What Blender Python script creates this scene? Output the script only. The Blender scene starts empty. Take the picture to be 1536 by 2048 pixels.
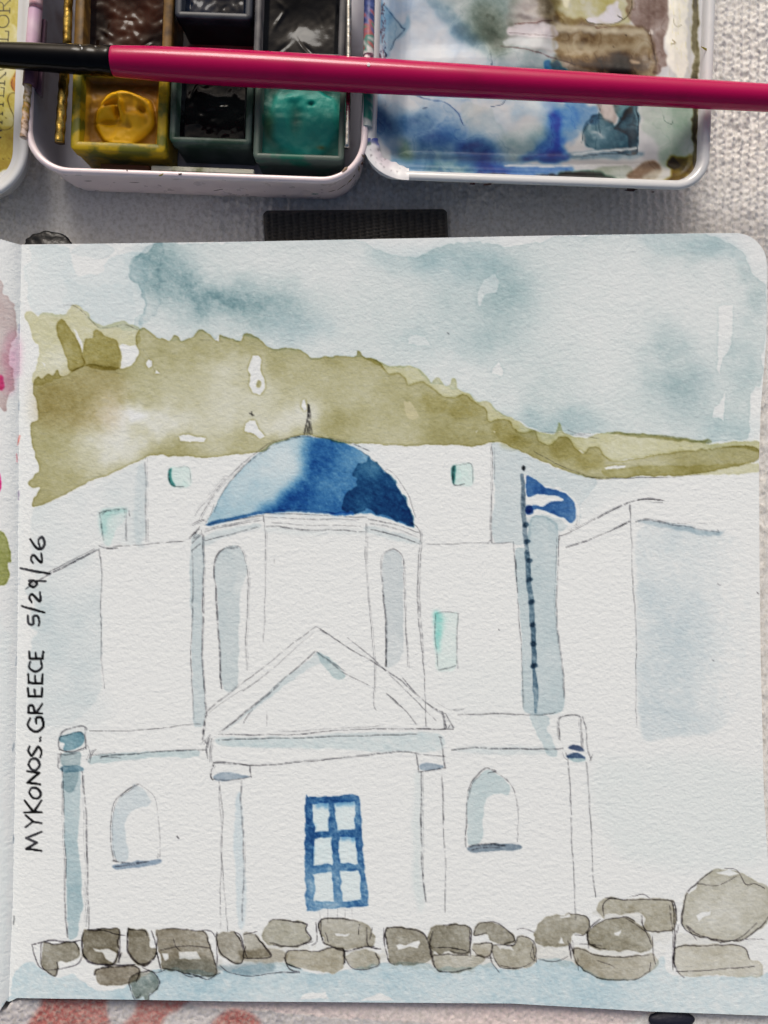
import bpy, bmesh, math, random
import numpy as np
from mathutils import Vector, Matrix, Euler

# ------------------------------------------------------------------ camera, sky, sun, exposure
SC = bpy.context.scene
COL = SC.collection
F = 1610.0            # focal length in photo pixels
DT = 0.170            # camera height above the tablecloth, metres
cam_d = bpy.data.cameras.new("camera")
cam = bpy.data.objects.new("camera", cam_d)
COL.objects.link(cam)
cam.location = (0, 0, DT)
cam.rotation_euler = (0, 0, 0)
cam_d.sensor_fit = 'VERTICAL'
cam_d.sensor_height = 24.0
cam_d.lens = 24.0 * F / 2048.0
cam_d.clip_start = 0.005
cam_d.clip_end = 50.0
SC.camera = cam

SUN_EL, SUN_AZ = math.radians(37), math.radians(-8)      # azimuth from +Y, positive to +X
w = bpy.data.worlds.new("World")
SC.world = w
w.use_nodes = True
nt = w.node_tree
bg = nt.nodes["Background"]
sky = nt.nodes.new("ShaderNodeTexSky")
sky.sky_type = 'NISHITA'
sky.sun_disc = False
sky.sun_elevation = SUN_EL
sky.sun_rotation = SUN_AZ
sky.dust_density = 9.0
sky.air_density = 1.0
sky.ozone_density = 0.4
nt.links.new(sky.outputs[0], bg.inputs[0])
bg.inputs[1].default_value = 0.125
sl = bpy.data.lights.new("sun", 'SUN')
sl.energy = 2.35
sl.angle = math.radians(22)
sl.color = (1.0, 0.99, 0.965)
sun = bpy.data.objects.new("sun", sl)
COL.objects.link(sun)
d = Vector((math.sin(SUN_AZ) * math.cos(SUN_EL), math.cos(SUN_AZ) * math.cos(SUN_EL), math.sin(SUN_EL)))
sun.rotation_euler = d.to_track_quat('Z', 'Y').to_euler()
sun.location = d * 2
SC.view_settings.view_transform = 'Standard'
SC.view_settings.look = 'None'
SC.view_settings.gamma = 1.0
SC.view_settings.exposure = -0.42
SC.cycles.use_denoising = True

# ------------------------------------------------------------------ small helpers
random.seed(5)
MM = 0.001
def P(px, py, z):
    s = (DT - z) / F
    return Vector(((px - 768) * s, (1024 - py) * s, z))

def lin(c):
    c = np.asarray(c, dtype=np.float64) / 255.0
    return np.where(c <= 0.04045, c / 12.92, ((c + 0.055) / 1.055) ** 2.4)

def rgba(c):
    l = lin(c)
    return (float(l[0]), float(l[1]), float(l[2]), 1.0)

def empty(name, loc, label=None, cat=None, group=None):
    o = bpy.data.objects.new(name, None)
    COL.objects.link(o)
    o.location = loc
    o.empty_display_size = 0.01
    tag(o, label, cat, group)
    return o

def tag(o, label=None, cat=None, group=None, kind=None):
    if label: o["label"] = label
    if cat: o["category"] = cat
    if group: o["group"] = group
    if kind: o["kind"] = kind
    return o

def link(name, me, parent=None, mat=None, smooth=True):
    o = bpy.data.objects.new(name, me)
    COL.objects.link(o)
    if mat: me.materials.append(mat)
    if smooth and len(me.polygons):
        me.polygons.foreach_set("use_smooth", np.ones(len(me.polygons), dtype=bool))
    if parent:
        o.parent = parent
        o.matrix_parent_inverse = Matrix.Translation(parent.location).inverted() if parent.parent is None else Matrix.Identity(4)
    return o

def mesh_np(name, verts, quads, colors=None):
    me = bpy.data.meshes.new(name)
    n, m = len(verts), len(quads)
    me.vertices.add(n)
    me.vertices.foreach_set("co", np.asarray(verts, dtype=np.float32).ravel())
    me.loops.add(m * 4)
    me.loops.foreach_set("vertex_index", np.asarray(quads, dtype=np.int32).ravel())
    me.polygons.add(m)
    me.polygons.foreach_set("loop_start", np.arange(0, m * 4, 4, dtype=np.int32))
    me.polygons.foreach_set("loop_total", np.full(m, 4, dtype=np.int32))
    me.update(calc_edges=True)
    if colors is not None:
        at = me.attributes.new("paint", 'FLOAT_COLOR', 'POINT')
        c = np.ones((n, 4), dtype=np.float32)
        c[:, :3] = colors
        at.data.foreach_set("color", c.ravel())
    return me

def mesh_bm(name, bm):
    me = bpy.data.meshes.new(name)
    bmesh.ops.recalc_face_normals(bm, faces=bm.faces)
    bm.to_mesh(me)
    bm.free()
    return me

# ------------------------------------------------------------------ materials
def mat(name, color=None, rough=0.5, metal=0.0, spec=0.5, coat=0.0, attr=False, bumps=(), mottle=None, trans=0.0, roughvar=None):
    """bumps: (scale per metre, distance in metres, detail, stretch xyz); mottle: (second colour, scale, lo, hi)"""
    m = bpy.data.materials.new(name)
    m.use_nodes = True
    t = m.node_tree
    b = t.nodes["Principled BSDF"]
    b.inputs["Roughness"].default_value = rough
    b.inputs["Metallic"].default_value = metal
    b.inputs["Specular IOR Level"].default_value = spec
    b.inputs["Coat Weight"].default_value = coat
    b.inputs["Coat Roughness"].default_value = 0.12
    b.inputs["Transmission Weight"].default_value = trans
    tc = t.nodes.new("ShaderNodeTexCoord")
    src = None
    if attr:
        a = t.nodes.new("ShaderNodeAttribute")
        a.attribute_name = "paint"
        src = a.outputs["Color"]
    if color is not None and not attr:
        b.inputs["Base Color"].default_value = rgba(color)
    if mottle:
        c2, sc, lo, hi = mottle
        n = t.nodes.new("ShaderNodeTexNoise")
        n.inputs["Scale"].default_value = sc
        n.inputs["Detail"].default_value = 6
        t.links.new(tc.outputs["Object"], n.inputs["Vector"])
        r = t.nodes.new("ShaderNodeMapRange")
        r.inputs["From Min"].default_value = lo
        r.inputs["From Max"].default_value = hi
        t.links.new(n.outputs["Fac"], r.inputs["Value"])
        mx = t.nodes.new("ShaderNodeMix")
        mx.data_type = 'RGBA'
        t.links.new(r.outputs["Result"], mx.inputs["Factor"])
        if src: t.links.new(src, mx.inputs[6])
        else: mx.inputs[6].default_value = rgba(color)
        mx.inputs[7].default_value = rgba(c2)
        src = mx.outputs[2]
    if src: t.links.new(src, b.inputs["Base Color"])
    if roughvar:
        sc, lo, hi = roughvar
        n = t.nodes.new("ShaderNodeTexNoise")
        n.inputs["Scale"].default_value = sc
        n.inputs["Detail"].default_value = 5
        t.links.new(tc.outputs["Object"], n.inputs["Vector"])
        r = t.nodes.new("ShaderNodeMapRange")
        r.inputs["From Min"].default_value = 0.3
        r.inputs["From Max"].default_value = 0.7
        r.inputs["To Min"].default_value = lo
        r.inputs["To Max"].default_value = hi
        t.links.new(n.outputs["Fac"], r.inputs["Value"])
        t.links.new(r.outputs["Result"], b.inputs["Roughness"])
    prev = None
    for bp in bumps:
        sc, dist, det, st = bp[:4]
        mp = t.nodes.new("ShaderNodeMapping")
        mp.inputs["Scale"].default_value = st
        if len(bp) > 4: mp.inputs["Rotation"].default_value = (0, 0, bp[4])
        t.links.new(tc.outputs["Object"], mp.inputs["Vector"])
        n = t.nodes.new("ShaderNodeTexNoise")
        n.inputs["Scale"].default_value = sc
        n.inputs["Detail"].default_value = det
        t.links.new(mp.outputs["Vector"], n.inputs["Vector"])
        bu = t.nodes.new("ShaderNodeBump")
        bu.inputs["Strength"].default_value = 1.0
        bu.inputs["Distance"].default_value = dist
        t.links.new(n.outputs["Fac"], bu.inputs["Height"])
        if prev: t.links.new(prev, bu.inputs["Normal"])
        prev = bu.outputs["Normal"]
    if prev: t.links.new(prev, b.inputs["Normal"])
    return m

# ------------------------------------------------------------------ a paint engine: washes, lines and blooms mixed on a pixel grid,
# ------------------------------------------------------------------ whose colours become the vertex colours of real sheets
def fnoise(h, w, scale, seed, sx=1.0, sy=1.0, ang=0.0):
    rng = np.random.default_rng(seed)
    a = rng.standard_normal((h, w)).astype(np.float32)
    ky = np.fft.fftfreq(h)[:, None] * 2 * np.pi
    kx = np.fft.rfftfreq(w)[None, :] * 2 * np.pi
    c, s = math.cos(ang), math.sin(ang)
    u, v = kx * c + ky * s, -kx * s + ky * c
    f = np.fft.rfft2(a) * np.exp(-0.5 * scale * scale * ((u * sx) ** 2 + (v * sy) ** 2))
    r = np.fft.irfft2(f, s=(h, w))
    return ((r - r.mean()) / (r.std() + 1e-9)).astype(np.float32)

def box1(a, r, ax):
    n = 2 * r + 1
    pad = [(0, 0)] * a.ndim
    pad[ax] = (r + 1, r)
    c = np.cumsum(np.pad(a, pad, mode='edge'), axis=ax, dtype=np.float64)
    sl1 = [slice(None)] * a.ndim
    sl2 = [slice(None)] * a.ndim
    sl1[ax] = slice(n, None)
    sl2[ax] = slice(None, -n)
    return ((c[tuple(sl1)] - c[tuple(sl2)]) / n).astype(np.float32)

def gblur(a, s):
    if s <= 0: return a.astype(np.float32)
    if s < 1.2:
        k = [math.exp(-0.5 * (i / s) ** 2) for i in range(-2, 3)]
        t = sum(k)
        a = a.astype(np.float32)
        for ax in (0, 1):
            p = np.pad(a, [(2, 2) if i == ax else (0, 0) for i in (0, 1)], mode='edge')
            out = 0
            for i in range(5):
                sl = [slice(None), slice(None)]
                sl[ax] = slice(i, i + a.shape[ax])
                out = out + p[tuple(sl)] * (k[i] / t)
            a = out
        return a
    r = max(1, int(round(s * 0.95)))
    a = a.astype(np.float32)
    for _ in range(3):
        a = box1(box1(a, r, 0), r, 1)
    return a

def crom(pts, closed=True, n=5):
    p = np.asarray(pts, dtype=np.float64)
    N = len(p)
    if N < 3: return p
    out = []
    rng = range(N) if closed else range(N - 1)
    for i in rng:
        if closed: p0, p1, p2, p3 = p[i - 1], p[i], p[(i + 1) % N], p[(i + 2) % N]
        else: p0, p1, p2, p3 = p[max(i - 1, 0)], p[i], p[i + 1], p[min(i + 2, N - 1)]
        for k in range(n):
            t = k / n
            out.append(0.5 * ((2 * p1) + (-p0 + p2) * t + (2 * p0 - 5 * p1 + 4 * p2 - p3) * t * t + (-p0 + 3 * p1 - 3 * p2 + p3) * t ** 3))
    if not closed: out.append(p[-1])
    return np.array(out)

class Canvas:
    def __init__(s, x0, y0, w, h, base, seed=1, paper=(208, 209, 208)):
        s.x0, s.y0, s.w, s.h = x0, y0, w, h
        s.T = np.ones((h, w, 3), np.float32) * np.asarray(base, np.float32)
        s.paper = lin(paper)
        s.lab = np.zeros((h, w), np.int32)
        s.names = [None]
        s.mute = 1.0
        s.big = fnoise(h, w, 55, seed + 1)
        s.mid = fnoise(h, w, 14, seed + 2)
        s.mid2 = fnoise(h, w, 14, seed + 3)
        s.sm = fnoise(h, w, 4.0, seed + 4)
        s.sm2 = fnoise(h, w, 4.0, seed + 5)
        s.grain = fnoise(h, w, 1.1, seed + 6)
        s.tooth = fnoise(h, w, 2.2, seed + 7, 1.0, 1.6, -0.9)

    def rel(s, color, mute=True):
        c = np.asarray(color, float)
        if mute and s.mute < 1 and c[2] > c[0] and c.mean() > 140:
            g = c.mean()
            c = g + (c - g) * s.mute + np.array([-.8, .7, -1.4])
        return np.clip(lin(c) / s.paper, 0.002, 1.0).astype(np.float32)

    def newlab(s, name):
        s.names.append(name)
        return len(s.names) - 1

    def win(s, pts, pad):
        p = np.asarray(pts)
        xa = int(max(0, math.floor(p[:, 0].min() - pad - s.x0)))
        xb = int(min(s.w, math.ceil(p[:, 0].max() + pad - s.x0)))
        ya = int(max(0, math.floor(p[:, 1].min() - pad - s.y0)))
        yb = int(min(s.h, math.ceil(p[:, 1].max() + pad - s.y0)))
        return slice(ya, max(yb, ya)), slice(xa, max(xb, xa))

    def inside(s, pts, W, rough, smooth):
        p = crom(pts) if smooth else np.asarray(pts, dtype=np.float64)
        ys = np.arange(W[0].start, W[0].stop, dtype=np.float32)[:, None] + s.y0
        xs = np.arange(W[1].start, W[1].stop, dtype=np.float32)[None, :] + s.x0
        X = xs + rough * (0.55 * s.mid[W] + 0.5 * s.sm[W]) + 0 * ys
        Y = ys + rough * (0.55 * s.mid2[W] + 0.5 * s.sm2[W]) + 0 * xs
        m = np.zeros(X.shape, bool)
        q = np.roll(p, -1, axis=0)
        ylo, yhi = float(Y.min()), float(Y.max())
        for (x1, y1), (x2, y2) in zip(p, q):
            if y1 == y2: continue
            a, b = min(y1, y2), max(y1, y2)
            r0 = int(max(0, math.floor(a - 4 * rough - 2 - ys[0, 0])))
            r1 = int(min(X.shape[0], math.ceil(b + 4 * rough + 2 - ys[0, 0])))
            if r1 <= r0: continue
            Yr, Xr = Y[r0:r1], X[r0:r1]
            c = ((y1 > Yr) != (y2 > Yr)) & (Xr < (x2 - x1) * (Yr - y1) / (y2 - y1) + x1)
            m[r0:r1] ^= c
        return m

    def blobs(s, W, bl, warp):
        ys = np.arange(W[0].start, W[0].stop, dtype=np.float32)[:, None] + s.y0
        xs = np.arange(W[1].start, W[1].stop, dtype=np.float32)[None, :] + s.x0
        X = xs + warp * (s.mid[W] * 0.6 + s.sm[W] * 0.25)
        Y = ys + warp * (s.mid2[W] * 0.6 + s.sm2[W] * 0.25)
        D = np.zeros(X.shape, np.float32)
        for (x, y, rx, ry, a) in bl:
            D += a * np.exp(-(((X - x) / rx) ** 2 + ((Y - y) / ry) ** 2))
        return D

    def wash(s, pts, color, dens=1.0, edge=0.35, ew=4.0, rough=2.0, holes=(), blobs=(), gran=0.10, var=0.12, soft=0.8,
             smooth=True, name=None, warp=14.0, fill=1.0, hr=1.5, streak=0.0, clip=None, flow=0.0):
        W = s.win(pts, 6 + 3 * rough + 2.5 * soft)
        if W[0].stop - W[0].start < 2 or W[1].stop - W[1].start < 2: return
        m = s.inside(pts, W, rough, smooth)
        for h in holes:
            m &= ~s.inside(h, W, hr, False)
        if name is not None:
            i = name if isinstance(name, int) else s.newlab(name)
            s.lab[W][m] = i
        mf = m.astype(np.float32)
        inner = gblur(mf, ew)
        e = np.clip((1 - inner) * 2, 0, 1) ** 1.6
        a = gblur(mf, soft)
        if clip is not None: a = a * gblur(s.inside(clip, W, 1.5, True).astype(np.float32), .8)
        D = fill + s.blobs(W, blobs, warp) if blobs else fill
        D = D * (1 + var * s.big[W] + 0.5 * var * s.mid[W]) + edge * e
        if flow:
            ph = 3.2 * s.big[W] + 1.5 * s.mid[W] + .35 * s.sm[W]
            D = D * (1 + flow * (np.sin(ph) * .7 + 1.3 * np.clip(1 - np.abs(np.sin(ph * .5 + .6)) * 7, 0, 1)))
        D = np.clip(D * (1 + gran * (0.6 * s.tooth[W] + 0.6 * s.grain[W])) + streak * s.tooth[W], 0.0, None) * a * dens
        rel = s.rel(color)
        s.T[W] *= np.exp(np.log(rel)[None, None, :] * D[..., None])

    def paint(s, pts, color, alpha=1.0, rough=2.0, soft=0.8, smooth=True, name=None, holes=(), gran=0.0, fade=None):
        """opaque colour"""
        W = s.win(pts, 6 + 3 * rough + 2.5 * soft)
        if W[0].stop - W[0].start < 2 or W[1].stop - W[1].start < 2: return
        m = s.inside(pts, W, rough, smooth)
        for h in holes: m &= ~s.inside(h, W, rough, False)
        if name is not None:
            i = name if isinstance(name, int) else s.newlab(name)
            s.lab[W][m] = i
        a = gblur(m.astype(np.float32), soft) * alpha
        if gran: a = np.clip(a * (1 + gran * (s.sm[W] + 0.7 * s.tooth[W])), 0, 1)
        if fade: a = a * np.clip(s.blobs(W, fade, 10), 0, 1)
        s.T[W] = s.T[W] * (1 - a[..., None]) + lin(color).astype(np.float32) * a[..., None]

    def cells(s, pts, name, smooth=False):
        """a region that is only outlined on the paper"""
        W = s.win(pts, 2)
        m = s.inside(pts, W, 0.0, smooth)
        i = s.newlab(name)
        t = s.lab[W]
        t[m & (t == 0)] = i

    def line(s, pts, wd=1.8, color=(72, 72, 78), dens=0.9, grain=0.5, smooth=True, wob=0.7, name=None, taper=0.3):
        p = crom(pts, closed=False, n=6) if smooth and len(pts) > 2 else np.asarray(pts, dtype=np.float64)
        W = s.win(p, wd + 4)
        if W[0].stop - W[0].start < 2 or W[1].stop - W[1].start < 2: return
        A = np.zeros((W[0].stop - W[0].start, W[1].stop - W[1].start), np.float32)
        L = np.concatenate([[0], np.cumsum(np.hypot(*np.diff(p, axis=0).T))])
        tot = max(L[-1], 1e-6)
        ph = random.uniform(0, 9)
        for k in range(len(p) - 1):
            (x1, y1), (x2, y2) = p[k], p[k + 1]
            V = s.win([p[k], p[k + 1]], wd + 4)
            if V[0].stop - V[0].start < 1 or V[1].stop - V[1].start < 1: continue
            ys = np.arange(V[0].start, V[0].stop, dtype=np.float32)[:, None] + s.y0
            xs = np.arange(V[1].start, V[1].stop, dtype=np.float32)[None, :] + s.x0
            X = xs + wob * s.mid[V] + 0.35 * wob * s.sm[V]
            Y = ys + wob * s.mid2[V] + 0.35 * wob * s.sm2[V]
            dx, dy = x2 - x1, y2 - y1
            l2 = dx * dx + dy * dy + 1e-9
            t = np.clip(((X - x1) * dx + (Y - y1) * dy) / l2, 0, 1)
            dist = np.hypot(X - x1 - t * dx, Y - y1 - t * dy)
            u = (L[k] + t * math.sqrt(l2)) / tot
            pr = 0.78 + 0.22 * np.sin(ph + u * tot / 23.0)
            ends = np.clip(np.minimum(u, 1 - u) * tot / (4 * wd + 4), 0, 1) * taper + 1 - taper
            a = np.clip(wd * 0.5 * ends + 0.5 - dist, 0, 1) * pr
            sub = A[V[0].start - W[0].start:V[0].stop - W[0].start, V[1].start - W[1].start:V[1].stop - W[1].start]
            np.maximum(sub, a, out=sub)
        if name is not None:
            s.lab[W][A > 0.35] = name
        A = A * np.clip(1 + grain * (0.7 * s.tooth[W] + 0.6 * s.grain[W]), 0, 1.5)
        rel = np.clip(lin(color) / s.paper, 0.002, 1).astype(np.float32)
        s.T[W] *= np.exp(np.log(rel)[None, None, :] * (A * dens)[..., None])

    def sample(s, x, y):
        u = np.clip(x - s.x0, 0, s.w - 1.001)
        v = np.clip(y - s.y0, 0, s.h - 1.001)
        i, j = u.astype(int), v.astype(int)
        fu, fv = (u - i)[..., None], (v - j)[..., None]
        T = s.T
        return (T[j, i] * (1 - fu) + T[j, i + 1] * fu) * (1 - fv) + (T[j + 1, i] * (1 - fu) + T[j + 1, i + 1] * fu) * fv

    def label_at(s, x, y):
        i = np.clip(np.round(x - s.x0), 0, s.w - 1).astype(int)
        j = np.clip(np.round(y - s.y0), 0, s.h - 1).astype(int)
        ok = (x >= s.x0) & (x < s.x0 + s.w) & (y >= s.y0) & (y < s.y0 + s.h)
        return np.where(ok, s.lab[j, i], 0)

def sheet(base, PX, PY, Z, canvas, material, parent, keep=None, minc=6):
    """one surface; the cells under each painted motif become a sub-part of their own"""
    ny, nx = PX.shape
    sc = (DT - Z) / F
    V = np.stack([(PX - 768) * sc, (1024 - PY) * sc, Z], -1).reshape(-1, 3)
    C = canvas.sample(PX, PY).reshape(-1, 3)
    I = np.arange(ny * nx).reshape(ny, nx)
    Q = np.stack([I[:-1, :-1], I[1:, :-1], I[1:, 1:], I[:-1, 1:]], -1)
    cx = (PX[:-1, :-1] + PX[1:, 1:]) / 2
    cy = (PY[:-1, :-1] + PY[1:, 1:]) / 2
    lab = canvas.label_at(cx, cy)
    if keep is not None:
        kk = keep(cx, cy)
    else:
        kk = np.ones(lab.shape, bool)
    Q, lab = Q[kk], lab[kk]
    cnt = np.bincount(lab, minlength=len(canvas.names))
    small = np.where(cnt < minc)[0]
    lab = np.where(np.isin(lab, small), 0, lab)
    order = np.argsort(lab, kind='stable')
    Q, lab = Q[order], lab[order]
    out = None
    for i in range(len(canvas.names)):
        a, b = np.searchsorted(lab, [i, i + 1])
        if b <= a: continue
        q = Q[a:b]
        u, inv = np.unique(q, return_inverse=True)
        nm = base if i == 0 else canvas.names[i]
        me = mesh_np(nm, V[u], inv.reshape(-1, 4), C[u])
        o = link(nm, me, parent if i == 0 else out, material)
        if i == 0: out = o
    return out
# ------------------------------------------------------------------ the watercolour on the right page (photo pixels of the page plane)
PAPER = np.array([0.738, 0.783, 0.802])
cv = Canvas(-130, 440, 1720, 1640, PAPER, seed=11)
cv.mute = .64
SH = (182, 193, 199)      # pale grey blue used for shaded walls
SKYC = (158, 186, 196)
OL = (153, 149, 110)
OLL = (182, 180, 150)

# sky: a first pale wash on the left, then the big wet one
cv.wash([(62,492),(130,490),(142,520),(150,545),(205,548),(208,528),(240,510),(280,505),(300,520),(290,600),(280,660),(230,655),(200,655),(180,640),(160,615),(140,612),(128,630),(80,632),(62,622),(58,580),(45,560),(46,535),(62,520)],
        (184,197,203), dens=0.62, edge=0.3, rough=3, name="painted_sky", blobs=[(90,510,40,30,.3),(130,560,14,60,.35),(60,560,30,60,-.3),(200,600,80,40,.1)], var=.1)
cv.wash([(145,500),(180,484),(215,490),(230,502),(205,518),(160,512),(145,510)], SH, dens=.5, edge=.3, rough=2)
cv.wash([(130,560),(200,575),(262,570),(262,650),(215,655),(190,645),(168,618),(140,606),(120,606),(128,590)], SH, dens=.28, edge=.3, rough=3)
skyp = [(310,487),(345,486),(400,489),(470,485),(560,478),(640,477),(700,481),(725,487),(752,499),(785,508),(812,516),(842,509),(872,497),(905,488),(945,481),(990,485),(1003,491),(1046,492),(1078,484),(1112,475),(1180,470),(1290,467),(1400,468),(1442,480),(1478,500),(1496,525),(1508,553),(1530,575),(1535,640),(1527,690),(1522,765),(1511,772),(1502,795),(1497,840),(1497,862),(1489,880),(1420,884),(1335,874),(1230,866),(1130,866),(1085,862),(1024,838),(1000,826),(975,806),(950,803),(940,791),(918,781),(890,770),(862,766),(845,752),(832,738),(810,732),(780,733),(760,723),(728,712),(710,714),(665,711),(625,714),(595,699),(575,695),(540,697),(515,676),(487,672),(480,684),(455,676),(440,672),(432,680),(415,668),(398,662),(385,676),(360,684),(345,682),(320,677),(300,664),(280,660),(268,655),(270,638),(284,628),(286,600),(279,575),(262,556),(259,532),(275,512),(300,505)]
skyh = [[(990,547),(998,565),(992,583),(968,592),(961,612),(955,607),(956,582),(968,560)],
        [(985,738),(998,722),(1008,740),(1003,750),(985,748)],
        [(815,690),(817,676),(835,668),(852,674),(862,691)],
        [(1437,614),(1448,610),(1465,610),(1464,690),(1456,708),(1445,716),(1441,750),(1433,735),(1437,690)],
        [(1424,836),(1428,812),(1440,806),(1450,780),(1448,842),(1438,834)]]
cv.wash(skyp, (180,192,195), dens=0.85, edge=1.2, ew=2.6, rough=3, holes=skyh, name="painted_sky", fill=.62, var=.14, gran=.10, streak=.02,
        blobs=[(430,588,110,45,1.0),(330,560,45,70,.7),(520,600,95,50,.7),(300,505,45,40,1.0),(560,640,80,35,.5),(620,545,120,40,-.3),
               (1000,570,70,75,.4),(960,650,60,60,.25),(880,500,90,25,.55),(1330,720,60,60,.9),(1370,770,45,50,.65),(1250,560,150,70,-.28),
               (1510,570,35,45,1.2),(1490,700,40,140,.5),(1410,500,90,25,.6),(1150,850,140,35,.6),(1440,850,80,40,.55),(1100,780,60,60,.3),(760,760,60,30,.2)])
cv.wash([(262,540),(300,500),(350,500),(420,550),(520,570),(610,600),(635,632),(590,630),(520,622),(430,650),(330,640),(290,610),(284,570)], (112,150,164), dens=.55, edge=.02, ew=3, rough=9, soft=22, fill=.4, var=.25, gran=.2,
        blobs=[(430,588,80,32,.9),(330,550,40,45,.35),(540,600,55,30,.35)])
cv.wash([(262,535),(282,510),(310,489),(330,492),(318,540),(322,600),(300,640),(276,650),(284,618),(282,578),(264,556)], (118,150,164), dens=.38, edge=.75, ew=3, rough=4, soft=1, fill=.35, gran=.2,
        blobs=[(320,560,30,90,-.3)])
cv.wash([(1290,466),(1400,468),(1442,480),(1478,500),(1496,525),(1470,520),(1400,500),(1340,508),(1300,492)], (150,180,190), dens=.45, edge=.3, rough=4, soft=6, fill=.6)
cv.wash([(810,516),(842,509),(905,488),(945,481),(990,485),(1010,520),(990,560),(900,560),(850,540)], (150,180,192), dens=.3, edge=.0, rough=6, soft=16)
# soft blooms where the blue stayed wet
for bx, by, rx, ry, dd, cc in [(965,610,120,90,.42,(150,176,184)), (1020,560,45,50,.4,(146,174,182)), (900,690,110,45,.4,(154,180,188)), (1325,700,70,60,.6,(142,168,178)),
                               (1370,760,55,60,.6,(140,166,178)), (1512,590,26,60,.8,(134,162,172)), (1490,690,34,90,.5,(150,176,186)), (590,655,90,30,.5,(132,168,186)), (1120,850,100,22,.45,(140,172,186)), (800,520,110,26,.35,(140,174,186)), (1440,500,60,26,.5,(132,166,180)), (1452,860,60,30,.4,(140,176,190))]:
    cv.wash([(bx+rx*math.cos(a)*1.0, by+ry*math.sin(a)) for a in np.linspace(0, 6.2, 9)], cc, dens=dd*.5, edge=0, rough=12, soft=max(8, min(rx, ry)*.42), gran=.1, var=.3)

# hillside: pale back ridge, dark front wash with white gaps
cv.wash([(47,632),(60,627),(73,634),(86,627),(132,628),(141,612),(158,613),(172,625),(188,643),(202,650),(240,646),(270,654),(280,660),(276,690),(240,690),(237,735),(165,735),(120,755),(75,770),(66,755),(76,720),(80,690),(68,685),(60,655)],
        OLL, dens=1.0, edge=.45, ew=3, rough=2.5, name="painted_hillside", blobs=[(110,640,60,25,.25),(90,730,30,40,-.25)],
        holes=[[(145,658),(150,660),(165,690),(168,705),(165,725),(160,700),(150,675)],[(84,724),(90,728),(88,737)]])
hillp = [(70,762),(78,752),(86,757),(97,748),(105,752),(113,738),(120,752),(131,752),(140,745),(150,738),(165,733),(190,731),(215,732),(240,735),(258,733),(270,722),(278,705),(274,690),(273,668),(285,657),(300,665),(320,678),(340,682),(347,672),(356,678),(362,683),(388,674),(398,659),(412,665),(436,684),(442,670),(458,676),(483,683),(488,668),(500,667),(515,675),(538,696),(575,694),(595,698),(625,714),(665,711),(711,714),(716,702),(724,703),(730,713),(760,722),(772,740),(782,749),(800,745),(812,757),(818,768),(842,763),(866,775),(885,790),(908,795),(930,790),(945,803),(970,820),(978,842),(1010,840),(1030,860),(1052,866),(1072,862),(1080,880),(1100,891),(1120,876),(1140,880),(1150,895),(1165,908),(1176,896),(1200,895),(1208,912),(1240,922),(1300,912),(1340,905),(1390,899),(1450,893),(1506,894),(1519,906),(1508,922),(1440,938),(1380,949),(1280,953),(1195,956),(1165,950),(1120,935),(1060,910),(1024,896),(1000,883),(985,886),(960,889),(900,891),(820,891),(760,888),(700,887),(660,878),(618,869),(575,877),(545,890),(530,900),(512,905),(440,911),(380,915),(330,911),(300,912),(265,925),(225,945),(200,955),(175,964),(150,979),(130,988),(100,1003),(72,1012),(66,1006),(73,990),(80,976),(62,976),(57,968),(68,952),(80,938),(68,900),(62,870),(62,850),(77,835),(73,800),(67,785)]
hillh = [[(290,727),(297,718),(305,722),(305,733),(297,737)], [(308,748),(313,740),(321,747)],
         [(505,712),(515,710),(522,720),(520,740),(528,760),(530,775),(518,790),(505,785),(497,770),(500,750),(495,740)],
         [(490,848),(500,838),(512,840),(518,858),(530,872),(520,878),(508,868),(490,865)],
         [(355,872),(365,869),(413,876),(410,884),(360,884)], [(604,800),(610,798),(613,818),(607,824),(602,815)],
         [(1208,934),(1228,930),(1252,931),(1250,936),(1212,938)], [(950,863),(958,860),(952,866)], [(985,862),(992,864),(988,868)]]
cv.wash(hillp, OL, dens=1.0, edge=1.1, ew=2.4, rough=1.7, holes=hillh, name="painted_hillside", fill=.92, var=.12, gran=.07, hr=1.0, streak=.0,
        blobs=[(250,825,70,40,-.62),(330,850,110,45,-.55),(440,780,55,110,-.42),(520,800,60,50,-.4),(215,870,40,50,-.35),(160,930,70,35,-.35),(560,850,60,30,-.45),(110,800,60,50,.12),
               (160,770,90,30,.12),(880,850,160,40,.15),(690,730,120,30,-.1),(240,900,50,30,-.4),(110,900,35,60,.1),(380,700,90,25,.1),(1350,920,120,30,.0),(620,790,60,40,-.25),(700,830,40,40,.1),
               (470,730,50,40,-.3),(350,760,50,40,-.25),(600,830,40,30,-.3),(820,860,50,20,-.2),(740,760,50,30,-.2),(960,860,40,15,-.2),(160,880,30,30,-.25),(1250,925,100,20,-.25)])
cv.wash([(808,802),(815,806),(822,804),(838,833),(815,838)], (240,240,230), dens=0)
cv.paint([(809,803),(815,806),(822,804),(837,832),(816,837)], (196,193,160), alpha=.8, rough=1.2)
cv.wash([(515,760),(521,765),(519,774),(512,772)], OL, dens=.9, rough=1)
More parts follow.
